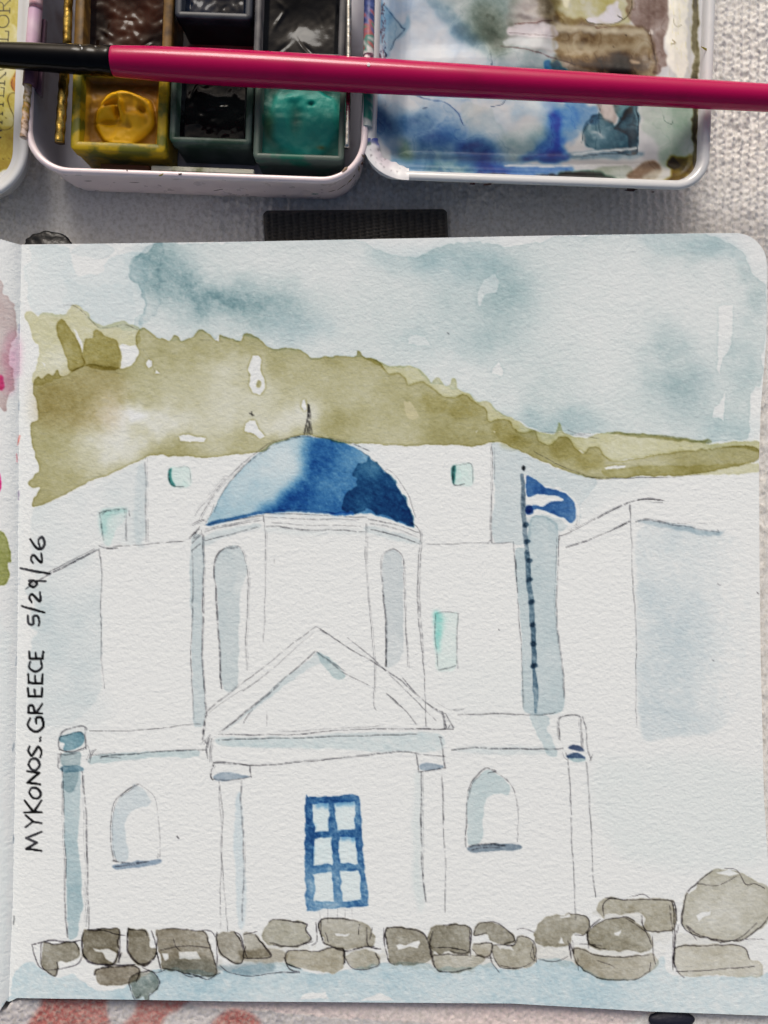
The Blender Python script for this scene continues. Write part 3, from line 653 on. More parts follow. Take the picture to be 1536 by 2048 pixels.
# pencil
PN = [([(50,1178),(70,1165),(97,1150),(140,1128),(193,1100)],2.6,.8), ([(97,1146),(140,1122),(187,1098)],1.6,.6), ([(197,1092),(213,1097),(235,1098)],2.2,.8),
 ([(225,1095),(300,1088),(370,1082)],1.5,.5), ([(196,1100),(199,1116)],3.2,.7), ([(197,1097),(202,1140),(203,1193),(202,1257),(205,1340),(207,1376)],1.6,.6),
 ([(290,915),(291,960),(292,1020),(293,1083)],1.4,.55), ([(197,1026),(203,1050),(207,1081)],2.4,.8), ([(198,1027),(215,1021),(253,1018)],2.6,.6), ([(202,1030),(214,1022),(226,1024),(240,1020)],1.5,.5),
 ([(252,1018),(253,1050),(253,1083)],1.3,.5), ([(258,1016),(258,1026),(260,1033)],1.6,.8),
 ([(383,1100),(387,1173),(382,1273),(383,1373),(387,1440)],1.5,.6), ([(405,1070),(407,1173),(404,1273),(408,1390),(412,1433)],1.8,.75), ([(402,1060),(406,1100)],1.3,.5),
 ([(378,1077),(397,1057)],1.8,.85), ([(383,1086),(402,1068)],1.8,.85), ([(382,1102),(400,1088)],2.0,.9), ([(381,1070),(399,1053)],1.3,.6), ([(380,1050),(395,1043),(408,1040)],1.4,.7), ([(376,1075),(392,1062),(386,1078),(400,1066)],1.2,.6),
 ([(408,1051),(467,1040),(529,1030)],1.6,.5), ([(408,1063),(458,1051),(525,1040)],2.0,.45), ([(410,1058),(450,1050),(520,1036)],2.4,.3), ([(408,1082),(467,1067),(517,1053)],1.7,.7),
 ([(529,1026),(633,1030),(733,1036)],1.4,.6), ([(529,1034),(612,1038),(717,1040)],1.6,.5), ([(533,1053),(633,1059),(733,1063)],1.5,.55), ([(560,1056),(640,1061),(700,1060)],2.2,.3), ([(527,1030),(528,1042)],2,.8), ([(545,1046),(620,1050),(720,1052)],1.2,.3),
 ([(733,1040),(792,1051),(837,1067)],1.6,.5), ([(737,1059),(792,1072),(835,1088)],1.8,.6), ([(740,1048),(790,1058),(834,1076)],2.2,.3), ([(820,1045),(832,1052),(838,1066)],1.4,.6),
 ([(529,1030),(531,1113),(530,1197),(527,1284)],1.2,.5), ([(533,1060),(534,1140)],1,.3), ([(549,1118),(549,1128)],1.2,.5), ([(731,1047),(731,1113),(737,1197),(744,1280),(750,1334),(748,1405),(752,1420)],1.2,.45), ([(735,1050),(735,1120)],1,.3),
 ([(840,1063),(836,1134),(837,1238),(846,1322),(852,1405),(852,1452)],1.7,.65), ([(843,1066),(840,1150),(842,1240),(848,1320)],1.2,.4),
 ([(442,1376),(440,1310),(437,1259),(431,1176)],2.8,.8), ([(431,1176),(427,1142),(433,1113),(454,1095),(475,1092)],2.0,.65), ([(454,1095),(466,1098),(478,1093),(490,1113),(496,1155),(494,1217),(492,1280),(494,1340)],1.3,.45), ([(429,1130),(440,1105),(456,1096),(474,1096)],1.2,.5), ([(497,1165),(494,1230),(490,1300)],1,.3),
 ([(773,1332),(771,1259),(765,1176),(762,1122),(775,1103),(792,1099),(808,1118),(809,1176),(812,1255),(815,1334)],1.4,.5), ([(773,1332),(772,1290),(770,1240),(766,1180)],2.4,.7), ([(773,1324),(773,1333)],4,.9),
 ([(407,1430),(467,1380),(550,1317),(633,1252)],1.4,.55), ([(417,1427),(470,1388),(528,1353),(630,1263)],1.1,.35), ([(486,1382),(530,1350),(536,1344)],1.3,.5), ([(415,1421),(480,1366)],1.2,.4),
 ([(633,1252),(683,1287),(777,1343),(850,1402),(890,1427)],1.4,.55), ([(693,1273),(750,1320),(797,1367),(873,1440)],1.6,.5), ([(640,1260),(700,1296),(760,1330)],1.1,.35), ([(805,1358),(850,1402),(886,1428)],1.8,.6), ([(860,1395),(900,1420),(927,1420)],1,.3),
 ([(437,1467),(493,1423),(567,1360),(630,1303)],1.8,.6), ([(445,1462),(500,1420),(560,1370)],1.6,.5), ([(487,1447),(497,1430),(506,1420)],1.5,.6), ([(633,1303),(683,1340),(750,1380)],1.2,.45), ([(773,1387),(807,1417),(833,1450)],1.4,.6), ([(780,1396),(800,1412)],1.2,.4), ([(633,1303),(660,1322),(690,1340)],1.4,.5),
 ([(437,1470),(567,1468),(667,1462),(750,1458)],2.0,.55), ([(750,1458),(840,1457),(890,1457)],1.5,.6), ([(437,1481),(550,1475),(700,1473),(833,1467)],1.8,.6), ([(560,1462),(650,1458),(760,1453)],1,.3), ([(830,1456),(862,1457),(906,1458)],1.8,.6), ([(533,1424),(533,1452)],1.2,.4),
 ([(427,1525),(510,1530),(600,1525),(700,1515),(793,1505),(837,1507)],1.6,.65), ([(427,1530),(424,1540),(426,1527),(440,1523),(503,1530)],1.4,.6),
 ([(405,1480),(410,1433)],3.4,.8), ([(415,1517),(413,1497),(418,1477)],2.2,.7), ([(420,1524),(420,1500),(424,1478)],1.6,.6), ([(402,1490),(410,1482),(416,1494),(420,1480),(426,1478)],1.2,.5), ([(408,1490),(420,1470),(412,1500)],1.1,.4),
 ([(885,1423),(889,1440),(890,1457)],3.2,.75), ([(892,1427),(898,1440),(907,1455)],1.7,.7), ([(888,1428),(893,1455)],2,.6), ([(897,1455),(902,1448),(906,1458)],1.4,.6), ([(880,1473),(884,1490),(887,1510)],2.2,.7), ([(878,1472),(884,1474)],2.5,.6),
 ([(427,1530),(421,1548),(424,1558),(428,1558)],2.4,.75), ([(425,1535),(423,1550)],1.5,.6), ([(500,1532),(503,1553)],2.6,.75), ([(428,1558),(460,1560),(503,1552)],2.0,.6), ([(833,1510),(836,1527),(837,1540)],1.8,.65), ([(888,1510),(890,1525),(892,1537)],3,.75), ([(837,1543),(860,1540),(892,1537)],1.8,.65), ([(830,1508),(860,1510),(892,1512)],1.5,.6),
 ([(437,1562),(440,1620),(445,1670),(442,1732),(440,1800),(440,1857)],1.3,.5), ([(438,1568),(446,1633),(442,1700),(450,1800),(455,1862)],1.3,.55), ([(482,1557),(483,1633),(487,1700),(486,1770),(484,1840)],1.3,.6),
 ([(843,1542),(842,1653),(845,1732),(851,1803)],2.2,.7), ([(846,1545),(846,1660),(848,1740)],1.2,.4), ([(885,1547),(888,1653),(891,1732),(891,1826)],1.5,.6), ([(884,1560),(889,1640)],1.8,.5),
 ([(180,1462),(233,1462),(333,1455),(400,1448)],1.5,.6), ([(200,1517),(215,1511),(267,1508),(333,1502),(413,1500)],2.2,.75), ([(205,1512),(240,1516),(190,1510)],1.4,.5), ([(178,1526),(183,1508),(191,1498)],1.4,.6), ([(182,1510),(230,1505)],1.2,.4),
 ([(119,1500),(116,1490),(122,1465),(143,1455),(170,1453),(170,1470),(172,1497)],1.8,.75), ([(120,1473),(140,1468),(160,1463),(168,1470)],1.6,.7), ([(117,1500),(140,1503),(172,1494)],1.8,.7), ([(114,1508),(130,1510),(150,1505)],1.8,.6), ([(122,1508),(118,1525)],3.4,.8), ([(117,1510),(117,1533),(124,1536)],1.4,.6), ([(165,1500),(175,1490),(180,1512),(172,1520),(178,1505)],1.1,.4),
 ([(126,1533),(127,1617),(132,1700),(130,1800),(135,1877)],1.6,.7), ([(163,1543),(172,1633),(173,1700),(175,1783),(178,1858)],1.8,.65), ([(167,1550),(170,1627),(172,1733),(173,1853)],1.3,.45),
 ([(227,1723),(222,1683),(225,1613),(240,1590),(267,1572),(278,1568)],1.7,.7), ([(278,1567),(292,1577),(310,1597),(318,1650),(320,1720)],1.1,.4), ([(240,1592),(255,1578),(272,1571)],1.6,.5), ([(225,1722),(258,1726),(293,1723)],2.4,.8), ([(230,1733),(270,1728),(296,1722)],2.4,.7), ([(316,1705),(314,1715),(319,1708)],1,.5),
 ([(932,1693),(931,1672),(933,1620),(938,1580),(953,1553),(970,1537),(983,1539),(992,1543),(976,1546)],1.8,.75), ([(983,1541),(1005,1553),(1025,1575),(1034,1610),(1035,1683)],1.2,.5), ([(1013,1557),(1030,1583),(1037,1620)],1,.4), ([(936,1600),(945,1570),(962,1548)],1.3,.5), ([(940,1692),(975,1688),(1010,1691)],4.0,.75), ([(943,1700),(965,1694),(1000,1695)],2.4,.6),
 ([(915,1430),(983,1428),(1067,1430),(1110,1425)],1.8,.7), ([(903,1500),(950,1496),(1033,1498),(1127,1496)],2.4,.8), ([(905,1420),(930,1419)],1,.35),
 ([(1120,1480),(1118,1440),(1137,1430),(1160,1433),(1162,1460),(1165,1497)],1.8,.75), ([(1119,1450),(1119,1478)],2.4,.6), ([(1165,1433),(1172,1460),(1173,1490),(1182,1520)],2.0,.7), ([(1180,1522),(1186,1508)],1.6,.7), ([(1126,1503),(1130,1515),(1138,1520),(1132,1505)],1.3,.5), ([(1160,1433),(1172,1437)],1.2,.4),
 ([(1137,1523),(1140,1587),(1143,1687),(1147,1740),(1152,1840)],1.7,.65), ([(1172,1523),(1178,1587),(1183,1700),(1184,1740),(1192,1794)],1.5,.6),
 ([(983,888),(985,940),(983,1000),(985,1084)],1.5,.6), ([(988,890),(989,960)],1.2,.4), ([(853,1088),(910,1087),(978,1087)],1.2,.5), ([(976,1088),(983,1080),(988,1087),(1027,1084)],1.8,.6), ([(1027,1084),(1030,1121),(1036,1190)],1.5,.6), ([(1032,1120),(1037,1233),(1044,1330),(1048,1419)],1.3,.6),
 ([(1118,1074),(1114,1186),(1116,1256),(1126,1340),(1130,1396)],1.3,.6), ([(1118,1072),(1130,1068),(1142,1063)],1.6,.7), ([(1120,1070),(1119,1080)],2.4,.7),
 ([(1140,1062),(1188,1039),(1258,1004)],1.3,.5), ([(1188,1039),(1225,1019),(1258,1004)],3.0,.55), ([(1132,1095),(1160,1085),(1184,1077)],3.4,.6), ([(1184,1077),(1215,1065),(1228,1060),(1258,1044)],2.0,.6), ([(1230,1058),(1258,1043)],4,.5),
 ([(1262,1003),(1285,1000),(1328,1000)],1.7,.6), ([(1276,1000),(1300,998),(1324,1001)],3.4,.5), ([(1290,1005),(1326,1005)],1.3,.5), ([(1260,1004),(1259,1018),(1261,1028)],2.4,.7), ([(1260,1004),(1261,1042),(1265,1140),(1272,1280),(1272,1452)],1.3,.5), ([(1272,1044),(1290,1040),(1320,1043),(1347,1050)],3.8,.6), ([(1347,1050),(1390,1056),(1435,1065)],2,.5), ([(1435,1060),(1438,1066)],1.6,.6), ([(1345,1047),(1430,1047)],1,.4),
 ([(1070,903),(1110,925),(1160,945),(1195,957),(1260,955),(1330,955)],1.2,.5), ([(1172,953),(1280,956),(1400,950)],1,.35), ([(1145,1050),(1152,1046),(1152,1030)],1,.5),
 ([(390,1032),(400,1014),(417,997),(454,951)],1.1,.4), ([(398,1040),(420,1000),(460,950),(508,909),(550,882),(608,870)],1.4,.5), ([(428,1025),(440,995),(466,955),(505,918),(560,885),(600,874)],1.8,.5), ([(411,1045),(421,1030),(428,1010)],1.2,.5), ([(771,940),(780,942),(796,959),(817,992),(831,1034)],1.2,.5), ([(717,900),(752,927),(785,958)],1.4,.4), ([(600,874),(640,874),(690,882),(740,905)],2,.45),
 ([(615,809),(613,835),(610,859),(609,868)],2.4,.8), ([(617,812),(620,845),(624,868)],2.4,.8), ([(616,812),(616,870)],3.2,.8), ([(616,840),(621,870)],1.6,.7), ([(608,868),(613,850),(614,870),(618,848),(619,872)],1.4,.7),
 ([(125,612),(140,610),(155,616),(172,630),(188,648),(200,655),(230,654),(250,650),(275,660)],1.2,.45), ([(285,700),(300,720),(310,745)],1,.35),
 ([(395,680),(480,684)],.9,.25), ([(1085,864),(1140,868),(1200,876)],1.3,.4), ([(1136,860),(1160,868),(1182,866)],2,.35),
 ([(353,1673),(357,1678)],2.6,.9), ([(500,826),(508,829)],3.6,.8), ([(504,823),(505,830)],4,.7), ([(1435,1169),(1440,1172)],1.8,.9), ([(1515,1184),(1517,1186)],2.6,.8), ([(1426,1321),(1428,1322)],2.2,.8), ([(999,1259),(1000,1261)],2.2,.8), ([(895,666),(898,668)],2,.7), ([(80,980),(100,985)],.8,.15),
 ([(872,1230),(869,1260),(873,1300),(876,1336)],1.8,.55), ([(916,1230),(913,1280),(915,1338)],1.2,.5), ([(877,1340),(895,1337),(912,1333)],2.2,.7), ([(870,1228),(890,1224),(918,1228)],1.4,.45),
 ([(340,938),(338,955),(345,970),(366,973)],2.0,.65), ([(352,936),(372,934),(380,940),(380,968)],1.1,.45), ([(906,934),(906,964),(913,970),(928,967)],2.2,.7), ([(905,932),(925,929),(943,930),(944,966)],1.1,.45)]
for pts, wd, dn in PN:
    cv.line(pts, wd * 1.3, (104,104,108), dens=min(1.1, dn * 1.25), grain=.45)
    if len(pts) > 2 and wd < 2 and random.random() < .55:
        j = random.uniform(-3.5, 3.5)
        cv.line([(x + j + random.uniform(-1.2, 1.2), y + j * .4 + random.uniform(-1.2, 1.2)) for x, y in pts], 1.3, (96,96,100), dens=dn * .6, grain=.6)
# darker loose outlines round the stones
for pts, c, hl in rocks:
    n = len(pts)
    k0 = random.randrange(n)
    off = [(x + random.uniform(-3, 3), y + random.uniform(-3, 3)) for x, y in pts]
    seq = [off[(k0 + i) % n] for i in range(int(n * random.uniform(.55, .95)) + 1)]
    cv.line(seq, random.uniform(1.8, 2.8), (52,48,52), dens=.85, grain=.3, wob=1.2)
ST = [([(62,1888),(85,1884),(105,1882),(140,1886),(160,1882)],3), ([(62,1888),(70,1915),(85,1938),(110,1940),(150,1930),(164,1915)],2.2), ([(167,1868),(163,1890),(170,1915),(185,1928),(240,1930),(270,1930)],3.2), ([(176,1861),(210,1862),(232,1870),(250,1872)],2),
 ([(237,1862),(241,1895),(238,1925)],2.2), ([(244,1905),(236,1925)],1.8), ([(259,1858),(254,1880),(258,1905),(285,1932),(305,1922),(314,1905)],2.6), ([(304,1862),(312,1890),(320,1935)],2), ([(316,1865),(314,1900),(322,1940)],1.8), ([(322,1898),(350,1895),(385,1892),(420,1896)],1.8), ([(347,1880),(352,1895),(360,1902)],1.8),
 ([(400,1860),(420,1863),(430,1875)],1.6), ([(433,1865),(434,1900),(434,1935)],2.4), ([(360,1945),(380,1955),(420,1952),(440,1945)],1.6), ([(467,1863),(480,1870),(492,1905),(498,1918)],1.8), ([(488,1868),(515,1863)],2.4), ([(512,1868),(530,1895),(540,1914),(496,1918)],1.8), ([(440,1930),(460,1945),(500,1952),(560,1945),(600,1945)],1.8), ([(285,1935),(310,1945),(330,1940)],2.2),
 ([(540,1886),(586,1893),(625,1882)],2), ([(632,1845),(634,1880),(622,1890)],2), ([(642,1840),(644,1880)],1.8), ([(652,1865),(656,1885)],1.8), ([(718,1850),(716,1870)],2), ([(733,1856),(735,1890),(760,1896)],2.2), ([(744,1856),(738,1880)],1.8), ([(766,1855),(768,1890)],1.8), ([(772,1860),(766,1880),(778,1920),(790,1928)],2.4),
 ([(568,1915),(580,1938),(600,1944)],2), ([(686,1898),(690,1925)],2), ([(866,1862),(862,1890),(870,1935)],2.2), ([(868,1896),(900,1897),(930,1902)],1.8), ([(938,1860),(940,1915)],2.2), ([(944,1900),(960,1914),(985,1916)],1.6), ([(984,1890),(982,1920),(1000,1945)],1.8), ([(1003,1932),(1040,1936),(1072,1920)],1.6),
 ([(1066,1890),(1070,1920),(1062,1910),(1068,1888)],1.6), ([(1035,1860),(1050,1858),(1070,1864)],1.8), ([(1077,1918),(1110,1922),(1135,1912)],1.8), ([(1136,1880),(1142,1915),(1140,1885),(1148,1912),(1145,1880)],1.8), ([(1176,1865),(1178,1895)],1.9), ([(1181,1855),(1200,1838)],2.2), ([(1204,1890),(1160,1888)],1.4), ([(1208,1832),(1207,1810),(1220,1798),(1250,1799)],1.8),
 ([(1262,1794),(1285,1790),(1300,1797)],1.5), ([(1335,1800),(1348,1820),(1348,1935)],2.4), ([(1352,1862),(1345,1935)],2), ([(1340,1812),(1345,1870),(1344,1940)],1.8), ([(1290,1858),(1300,1890)],1.6), ([(1302,1870),(1303,1895),(1310,1930)],1.5), ([(1301,1925),(1300,1945)],1.5), ([(1195,1920),(1220,1930),(1228,1935)],1.4), ([(1157,1915),(1157,1940)],1.3), ([(1250,1835),(1275,1850),(1292,1862)],1.8),
 ([(1374,1784),(1392,1766)],1.4), ([(1395,1766),(1425,1772),(1450,1765),(1475,1752)],1.6), ([(1450,1736),(1475,1740),(1492,1768),(1510,1766),(1530,1778)],1.6), ([(1375,1853),(1400,1870),(1440,1884),(1480,1876),(1515,1845)],1.8), ([(1378,1858),(1395,1880),(1372,1850),(1390,1862)],1.3), ([(1440,1886),(1480,1880),(1530,1878)],1.2), ([(1350,1942),(1420,1940),(1508,1932)],1.7), ([(1358,1850),(1354,1866)],1.6), ([(1372,1790),(1366,1830),(1366,1842)],1.5)]
for pts, wd in ST:
    cv.line(pts, wd, (54,50,56), dens=.85, grain=.35, wob=.9)

# handwriting up the left margin
def glyph(ch):
    G = {'M':[[(0,0),(.12,1),(.45,.3),(.72,1),(1,0)]], 'Y':[[(0,1),(.4,.5)],[(1,.95),(.4,.5),(.25,0)]], 'K':[[(.1,1),(.1,0)],[(.95,1),(.1,.45),(1,.02)]], 'O':[[(.5,1),(.1,.7),(.08,.25),(.5,0),(.92,.3),(.88,.8),(.5,1)]],
         'N':[[(0,0),(.1,1),(.85,.05),(1,1)]], 'S':[[(.95,.9),(.5,1),(.15,.75),(.5,.5),(.9,.25),(.5,0),(.05,.1)]], 'G':[[(.9,.85),(.4,1),(.05,.5),(.35,.02),(.9,.1),(.92,.45),(.55,.45)],[(.92,.45),(1.0,.2)]], 'R':[[(.1,0),(.12,1)],[(.12,1),(.75,.95),(.8,.65),(.15,.48),(1,0)]],
         'E':[[(.9,1),(.12,.95),(.1,.05),(.95,0)],[(.12,.5),(.75,.52)]], 'C':[[(.95,.9),(.4,.95),(.1,.5),(.4,.05),(1,.1)]], '5':[[(.9,1),(.25,.95),(.2,.55),(.75,.55),(.85,.2),(.4,0),(.05,.1)]], '/':[[(0,-.1),(.75,1.1)]], '2':[[(.1,.8),(.5,1),(.85,.75),(.1,.02),(1,.05)]],
         '9':[[(.85,.75),(.5,1),(.2,.75),(.5,.5),(.85,.7),(.82,1),(.8,.0)]], '6':[[(.75,1),(.2,.6),(.1,.2),(.5,0),(.9,.2),(.7,.45),(.15,.3)]], '.':[[(.2,.1),(.35,.05)],[(.7,.1),(.85,.02)]]}
    return G[ch]
HW = [('M',1665,1702,52,83),('Y',1630,1653,51,83),('K',1600,1627,49,83),('O',1574,1597,58,81),('N',1542,1568,55,80),('O',1516,1541,57,79),('S',1491,1515,56,82),('.',1472,1484,60,82),('G',1433,1464,55,87),('R',1408,1428,56,84),('E',1376,1396,56,84),('E',1347,1370,56,85),('C',1322,1346,57,84),('E',1301,1319,57,86),
      ('5',1228,1253,56,80),('/',1207,1226,47,86),('2',1185,1206,58,80),('9',1158,1178,58,91),('/',1131,1149,45,94),('2',1107,1128,62,84),('6',1072,1100,60,90)]
hid = cv.newlab("handwriting")
for ch, y0, y1, x0, x1 in HW:
    for st in glyph(ch):
        pts = [(x1 - v * (x1 - x0), y1 - u * (y1 - y0)) for u, v in st]
        for rep in range(2 if ch in 'NREGK' else 1):
            j = .9 * rep
            cv.line([(x + random.uniform(-.5, .5) + j, y + random.uniform(-.5, .5) + j) for x, y in pts], 5.4 if rep == 0 else 3.0, (24,24,28), dens=1.25, grain=.12, wob=.5, smooth=len(pts) > 3 and ch not in 'MNEK', name=hid, taper=.25)

# what shows of the facing page, and the marks of the thread in the fold
cv.wash([(-60,540),(0,560),(6,585),(25,605),(36,640),(33,670),(22,690),(20,720),(28,745),(30,775),(18,790),(16,815),(8,822),(-4,812),(-60,800)], (176,160,158), dens=.9, edge=.6, ew=3, rough=3, name="painted_blot")
cv.wash([(4,690),(30,670),(36,720),(34,760),(18,790),(10,740)], (196,130,160), dens=.5, edge=.1, rough=6, soft=6)
cv.wash([(-5,752),(6,755),(8,775),(-4,778)], (200,60,120), dens=.9, edge=.2, rough=2, soft=1.5)
cv.wash([(-20,935),(-2,945),(5,970),(-4,985),(-20,980)], (200,50,120), dens=.9, edge=.2, rough=2, name="painted_blot")
cv.wash([(-60,1050),(0,1060),(16,1090),(20,1120),(14,1125),(18,1150),(12,1168),(-2,1172),(-60,1160)], (136,140,84), dens=.95, edge=.5, ew=3, rough=2, name="painted_blot")
cv.wash([(-60,1180),(10,1250),(20,1400),(10,1600),(14,1800),(0,1990),(-60,2000)], (196,208,214), dens=.35, edge=.3, rough=5, soft=3)
cv.wash([(-60,470),(10,500),(24,560),(-60,560)], (205,212,216), dens=.4, edge=.2, rough=4, soft=3)
for (x, y, c) in [(38,880,(210,90,80)),(37,915,(200,80,90)),(38,990,(150,140,160)),(38,1158,(140,150,160)),(34,1322,(130,140,150)),(29,1494,(130,140,150)),(27,1675,(120,130,140)),(29,1840,(80,84,88)),(41,660,(150,150,170)),(40,812,(150,160,170))]:
    cv.line([(x, y - 8), (x - 1, y), (x - 2, y + 9)], 3.2, c, dens=.7, grain=.4, wob=1.2)
# ------------------------------------------------------------------ materials
M_paper = mat("watercolour_paper", rough=.92, spec=.15, attr=True,
              bumps=[(1600, .00008, 3, (1, 1, 1)), (640, .00010, 3, (1, 1.7, 1), math.radians(38))])
M_edge = mat("page_edges", (214, 212, 205), rough=.9, bumps=[(300, .0001, 2, (1, 1, 22))])
M_cover = mat("book_cover", (24, 25, 30), rough=.6, bumps=[(900, .00006, 3, (1, 1, 1))])
M_cloth = mat("embossed_cloth", rough=.62, spec=.4, attr=True, mottle=((176, 172, 163), 1300, .42, .9), bumps=[(1300, .00012, 4, (1, 1, 1)), (420, .00022, 3, (1.6, 1, 1)), (900, .00025, 3, (1, .35, 1))])
M_band = mat("black_elastic", (74, 72, 70), rough=.9, spec=.25, bumps=[(2200, .00012, 2, (1, 1, 1))])
M_nub = mat("glossy_black", (9, 9, 10), rough=.4, spec=.35, bumps=[(500, .0003, 3, (1, 1, 1))])
M_navy = mat("navy_cloth", (14, 16, 34), rough=.6, bumps=[(1500, .0001, 2, (1, 1, 1))])
M_pink = mat("pink_enamel", (240, 224, 227), rough=.34, coat=.25, mottle=((196, 176, 176), 120, .6, .9), bumps=[(160, .00012, 3, (1, 1, 1))], roughvar=(300, .22, .5))
M_white = mat("white_enamel", (206, 208, 210), rough=.22, coat=.5, mottle=((172, 172, 150), 170, .6, .85), bumps=[(120, .0001, 3, (1, 1, 1))])
M_lidpaint = mat("painted_enamel", rough=.42, spec=.25, attr=True, coat=.03, bumps=[(220, .00007, 4, (1, 1, 1))], roughvar=(150, .34, .55))
M_stained = mat("stained_enamel", rough=.38, spec=.45, attr=True, bumps=[(400, .00008, 4, (1, 1, 1))])
M_steel = mat("steel", (190, 188, 180), rough=.22, metal=1.0, mottle=((110, 104, 92), 500, .5, .75), bumps=[(700, .0001, 4, (1, 1, 1))])
M_gold = mat("stained_steel", (190, 160, 80), rough=.25, metal=.85, mottle=((92, 66, 12), 380, .42, .62), bumps=[(500, .0002, 4, (1, 1, 1))])
M_magenta = mat("magenta_lacquer", (176, 4, 78), rough=.17, coat=.0, spec=.3, mottle=((150, 3, 64), 130, .55, .9), roughvar=(260, .13, .22), bumps=[(90, .00006, 2, (1, 1, 1))])
M_ferrule = mat("black_ferrule", (5, 5, 6), rough=.18, coat=.0, spec=.16, bumps=[(150, .00012, 2, (1, 1, 1))])
M_hair = mat("brush_hair", (70, 42, 24), rough=.5, bumps=[(600, .0003, 2, (.05, 1, 1))])

# ------------------------------------------------------------------ the tablecloth: woven relief, coral print at the near edge
cc = Canvas(-80, 1900, 1760, 420, (.735, .725, .71), seed=51)
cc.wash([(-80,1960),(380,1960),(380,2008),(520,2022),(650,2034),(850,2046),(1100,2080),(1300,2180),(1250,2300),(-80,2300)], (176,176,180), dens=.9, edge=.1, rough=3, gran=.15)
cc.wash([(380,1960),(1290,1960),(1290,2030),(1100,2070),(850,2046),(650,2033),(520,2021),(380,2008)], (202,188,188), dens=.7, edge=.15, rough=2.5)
for p in [[(52,2070),(62,2040),(78,2018),(100,1985),(205,1985),(213,2020),(214,2090),(130,2120)], [(240,2060),(268,2028),(290,1990),(385,1990),(350,2022),(330,2034),(318,2060),(270,2080)],
          [(425,2060),(440,2030),(470,2018),(505,2030),(520,2060),(480,2100)], [(560,2120),(640,2090),(700,2130),(660,2200),(580,2200)], [(960,2140),(1040,2110),(1090,2170),(1000,2220)]]:
    cc.wash(p, (188,124,116), dens=1.0, edge=.05, rough=1.5, gran=.12, soft=3)
xs = np.concatenate([np.linspace(-5200, -60, 40), np.arange(-40, 1590, 3.0), np.linspace(1620, 6500, 40)])
ys = np.concatenate([np.linspace(-4800, -60, 40), np.arange(-40, 520, 3.0), np.arange(522, 1946, 6.0), np.arange(1947, 2000, 1.2), np.arange(2000, 2090, 3.0), np.linspace(2110, 6500, 40)])
GX, GY = np.meshgrid(xs, ys)
hn = [fnoise(2200, 1700, sc, 70 + i) for i, sc in enumerate((5, 16, 5, 90))]
def smp(a, x, y):
    return a[np.clip(y + 45, 0, 2199).astype(int), np.clip(x + 50, 0, 1699).astype(int)]
n5, n16, n5b, n90 = [smp(a, GX, GY) for a in hn]
xx = GX + 1.7 * n16 + .7 * n5b
yy = GY + 1.8 * n5b + 1.8 * n16
colid = np.floor(xx / 17.0)
cord = .5 + .5 * np.cos(2 * np.pi * xx / 17.0)
knot = .5 + .5 * np.cos(2 * np.pi * (yy / 15.0 + .5 * (colid % 2)))
H = .00075 * (cord ** .8) * (.35 + .65 * knot) + .00009 * n5 + .00006 * n16
H = H * np.clip(.75 + .3 * n90, .3, 1.3)
Z = np.where((np.abs(GX - 768) < 830) & (np.abs(GY - 1024) < 1075), H, 0) - .00035
# a fold added along the book's near edge, lifting cloth out of its shadow
wX, wY = (GX - 768) * DT / F, (1024 - GY) * DT / F
pxe = 768 + wX * F / .161
edge_y = -(np.interp(pxe, [-1400, -200, 0, 13, 34, 480, 1024, 1300, 1552, 3000], [2045, 2032, 2021, 2003, 2000, 2004, 2008, 2024, 2033, 2040]) - 1024) * .161 / F
tt_ = np.clip((edge_y - .0003 - wY) / .0011, 0, 1)
fall = 1 - np.clip((edge_y - .012 - wY) / .05, 0, 1)
Z = np.where(tt_ > 0, (Z + .00035) * .4 - .00035, Z)
Z = Z + .0071 * tt_ * tt_ * (3 - 2 * tt_) * fall * fall * (3 - 2 * fall)
GX, GY = 768 + wX * F / (DT - Z), 1024 - wY * F / (DT - Z)
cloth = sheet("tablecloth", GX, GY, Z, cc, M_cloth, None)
tag(cloth, "white embossed woven tablecloth with coral flower print along its near edge", None, None, "structure")

# ------------------------------------------------------------------ the sketchbook
book = empty("sketchbook", P(30, 1250, 0), "open sketchbook lying flat with a watercolour of a blue domed white church", "sketchbook")
gx = lambda y: np.interp(y, [470, 620, 900, 1200, 1450, 1800, 2000, 2040], [43.5, 40.5, 37.5, 36, 32, 26, 18, 15])
def zpage(px, py):
    d = px - gx(py)
    z = .0090 - .0016 * np.exp(-np.abs(d) / 20.0) - .0006 * np.exp(-np.abs(d) / 120.0)
    z = z + .00022 * np.sin(px / 210.0 + .6) * np.clip(np.abs(d) / 300, 0, 1) + .0002 * np.sin(py / 260.0 + px / 500.0) * np.clip(np.abs(d) / 300, 0, 1)
    return z
def ytopR(x):
    y = np.interp(x, [18, 43, 250, 500, 800, 1100, 1400, 1470], [489.5, 489, 486.5, 483, 477, 471, 466.5, 466])
    q = np.clip(x - 1470, 0, 64)
    return y + 64 - np.sqrt(np.maximum(64 ** 2 - q ** 2, 0))
xrR = lambda y: np.interp(y, [440, 530, 640, 800, 900, 1100, 1280, 1576, 1700, 2032], [1534, 1534, 1533, 1521.5, 1518, 1519, 1521, 1528, 1536, 1552])
ybR = lambda x: np.interp(x, [15, 20, 34, 300, 480, 1024, 1300, 1552], [2004, 2003, 1996, 2000, 2003, 2007, 2023, 2032])
def pagegrid(ss, tt, xl, xr, yt, yb, a, b):
    S, T = np.meshgrid(ss, tt)
    y0 = a + (b - a) * T
    X = xl(y0) + S * (xr(y0) - xl(y0))
    Y = yt(X) + T * (yb(X) - yt(X))
    return X, Y
sR = np.linspace(0, 1, 790)
tR = np.linspace(0, 1, 815)
X, Y = pagegrid(sR, tR, gx, xrR, ytopR, ybR, 475, 2012)
right_page = sheet("right_page", X, Y, zpage(X, Y), cv, M_paper, book)
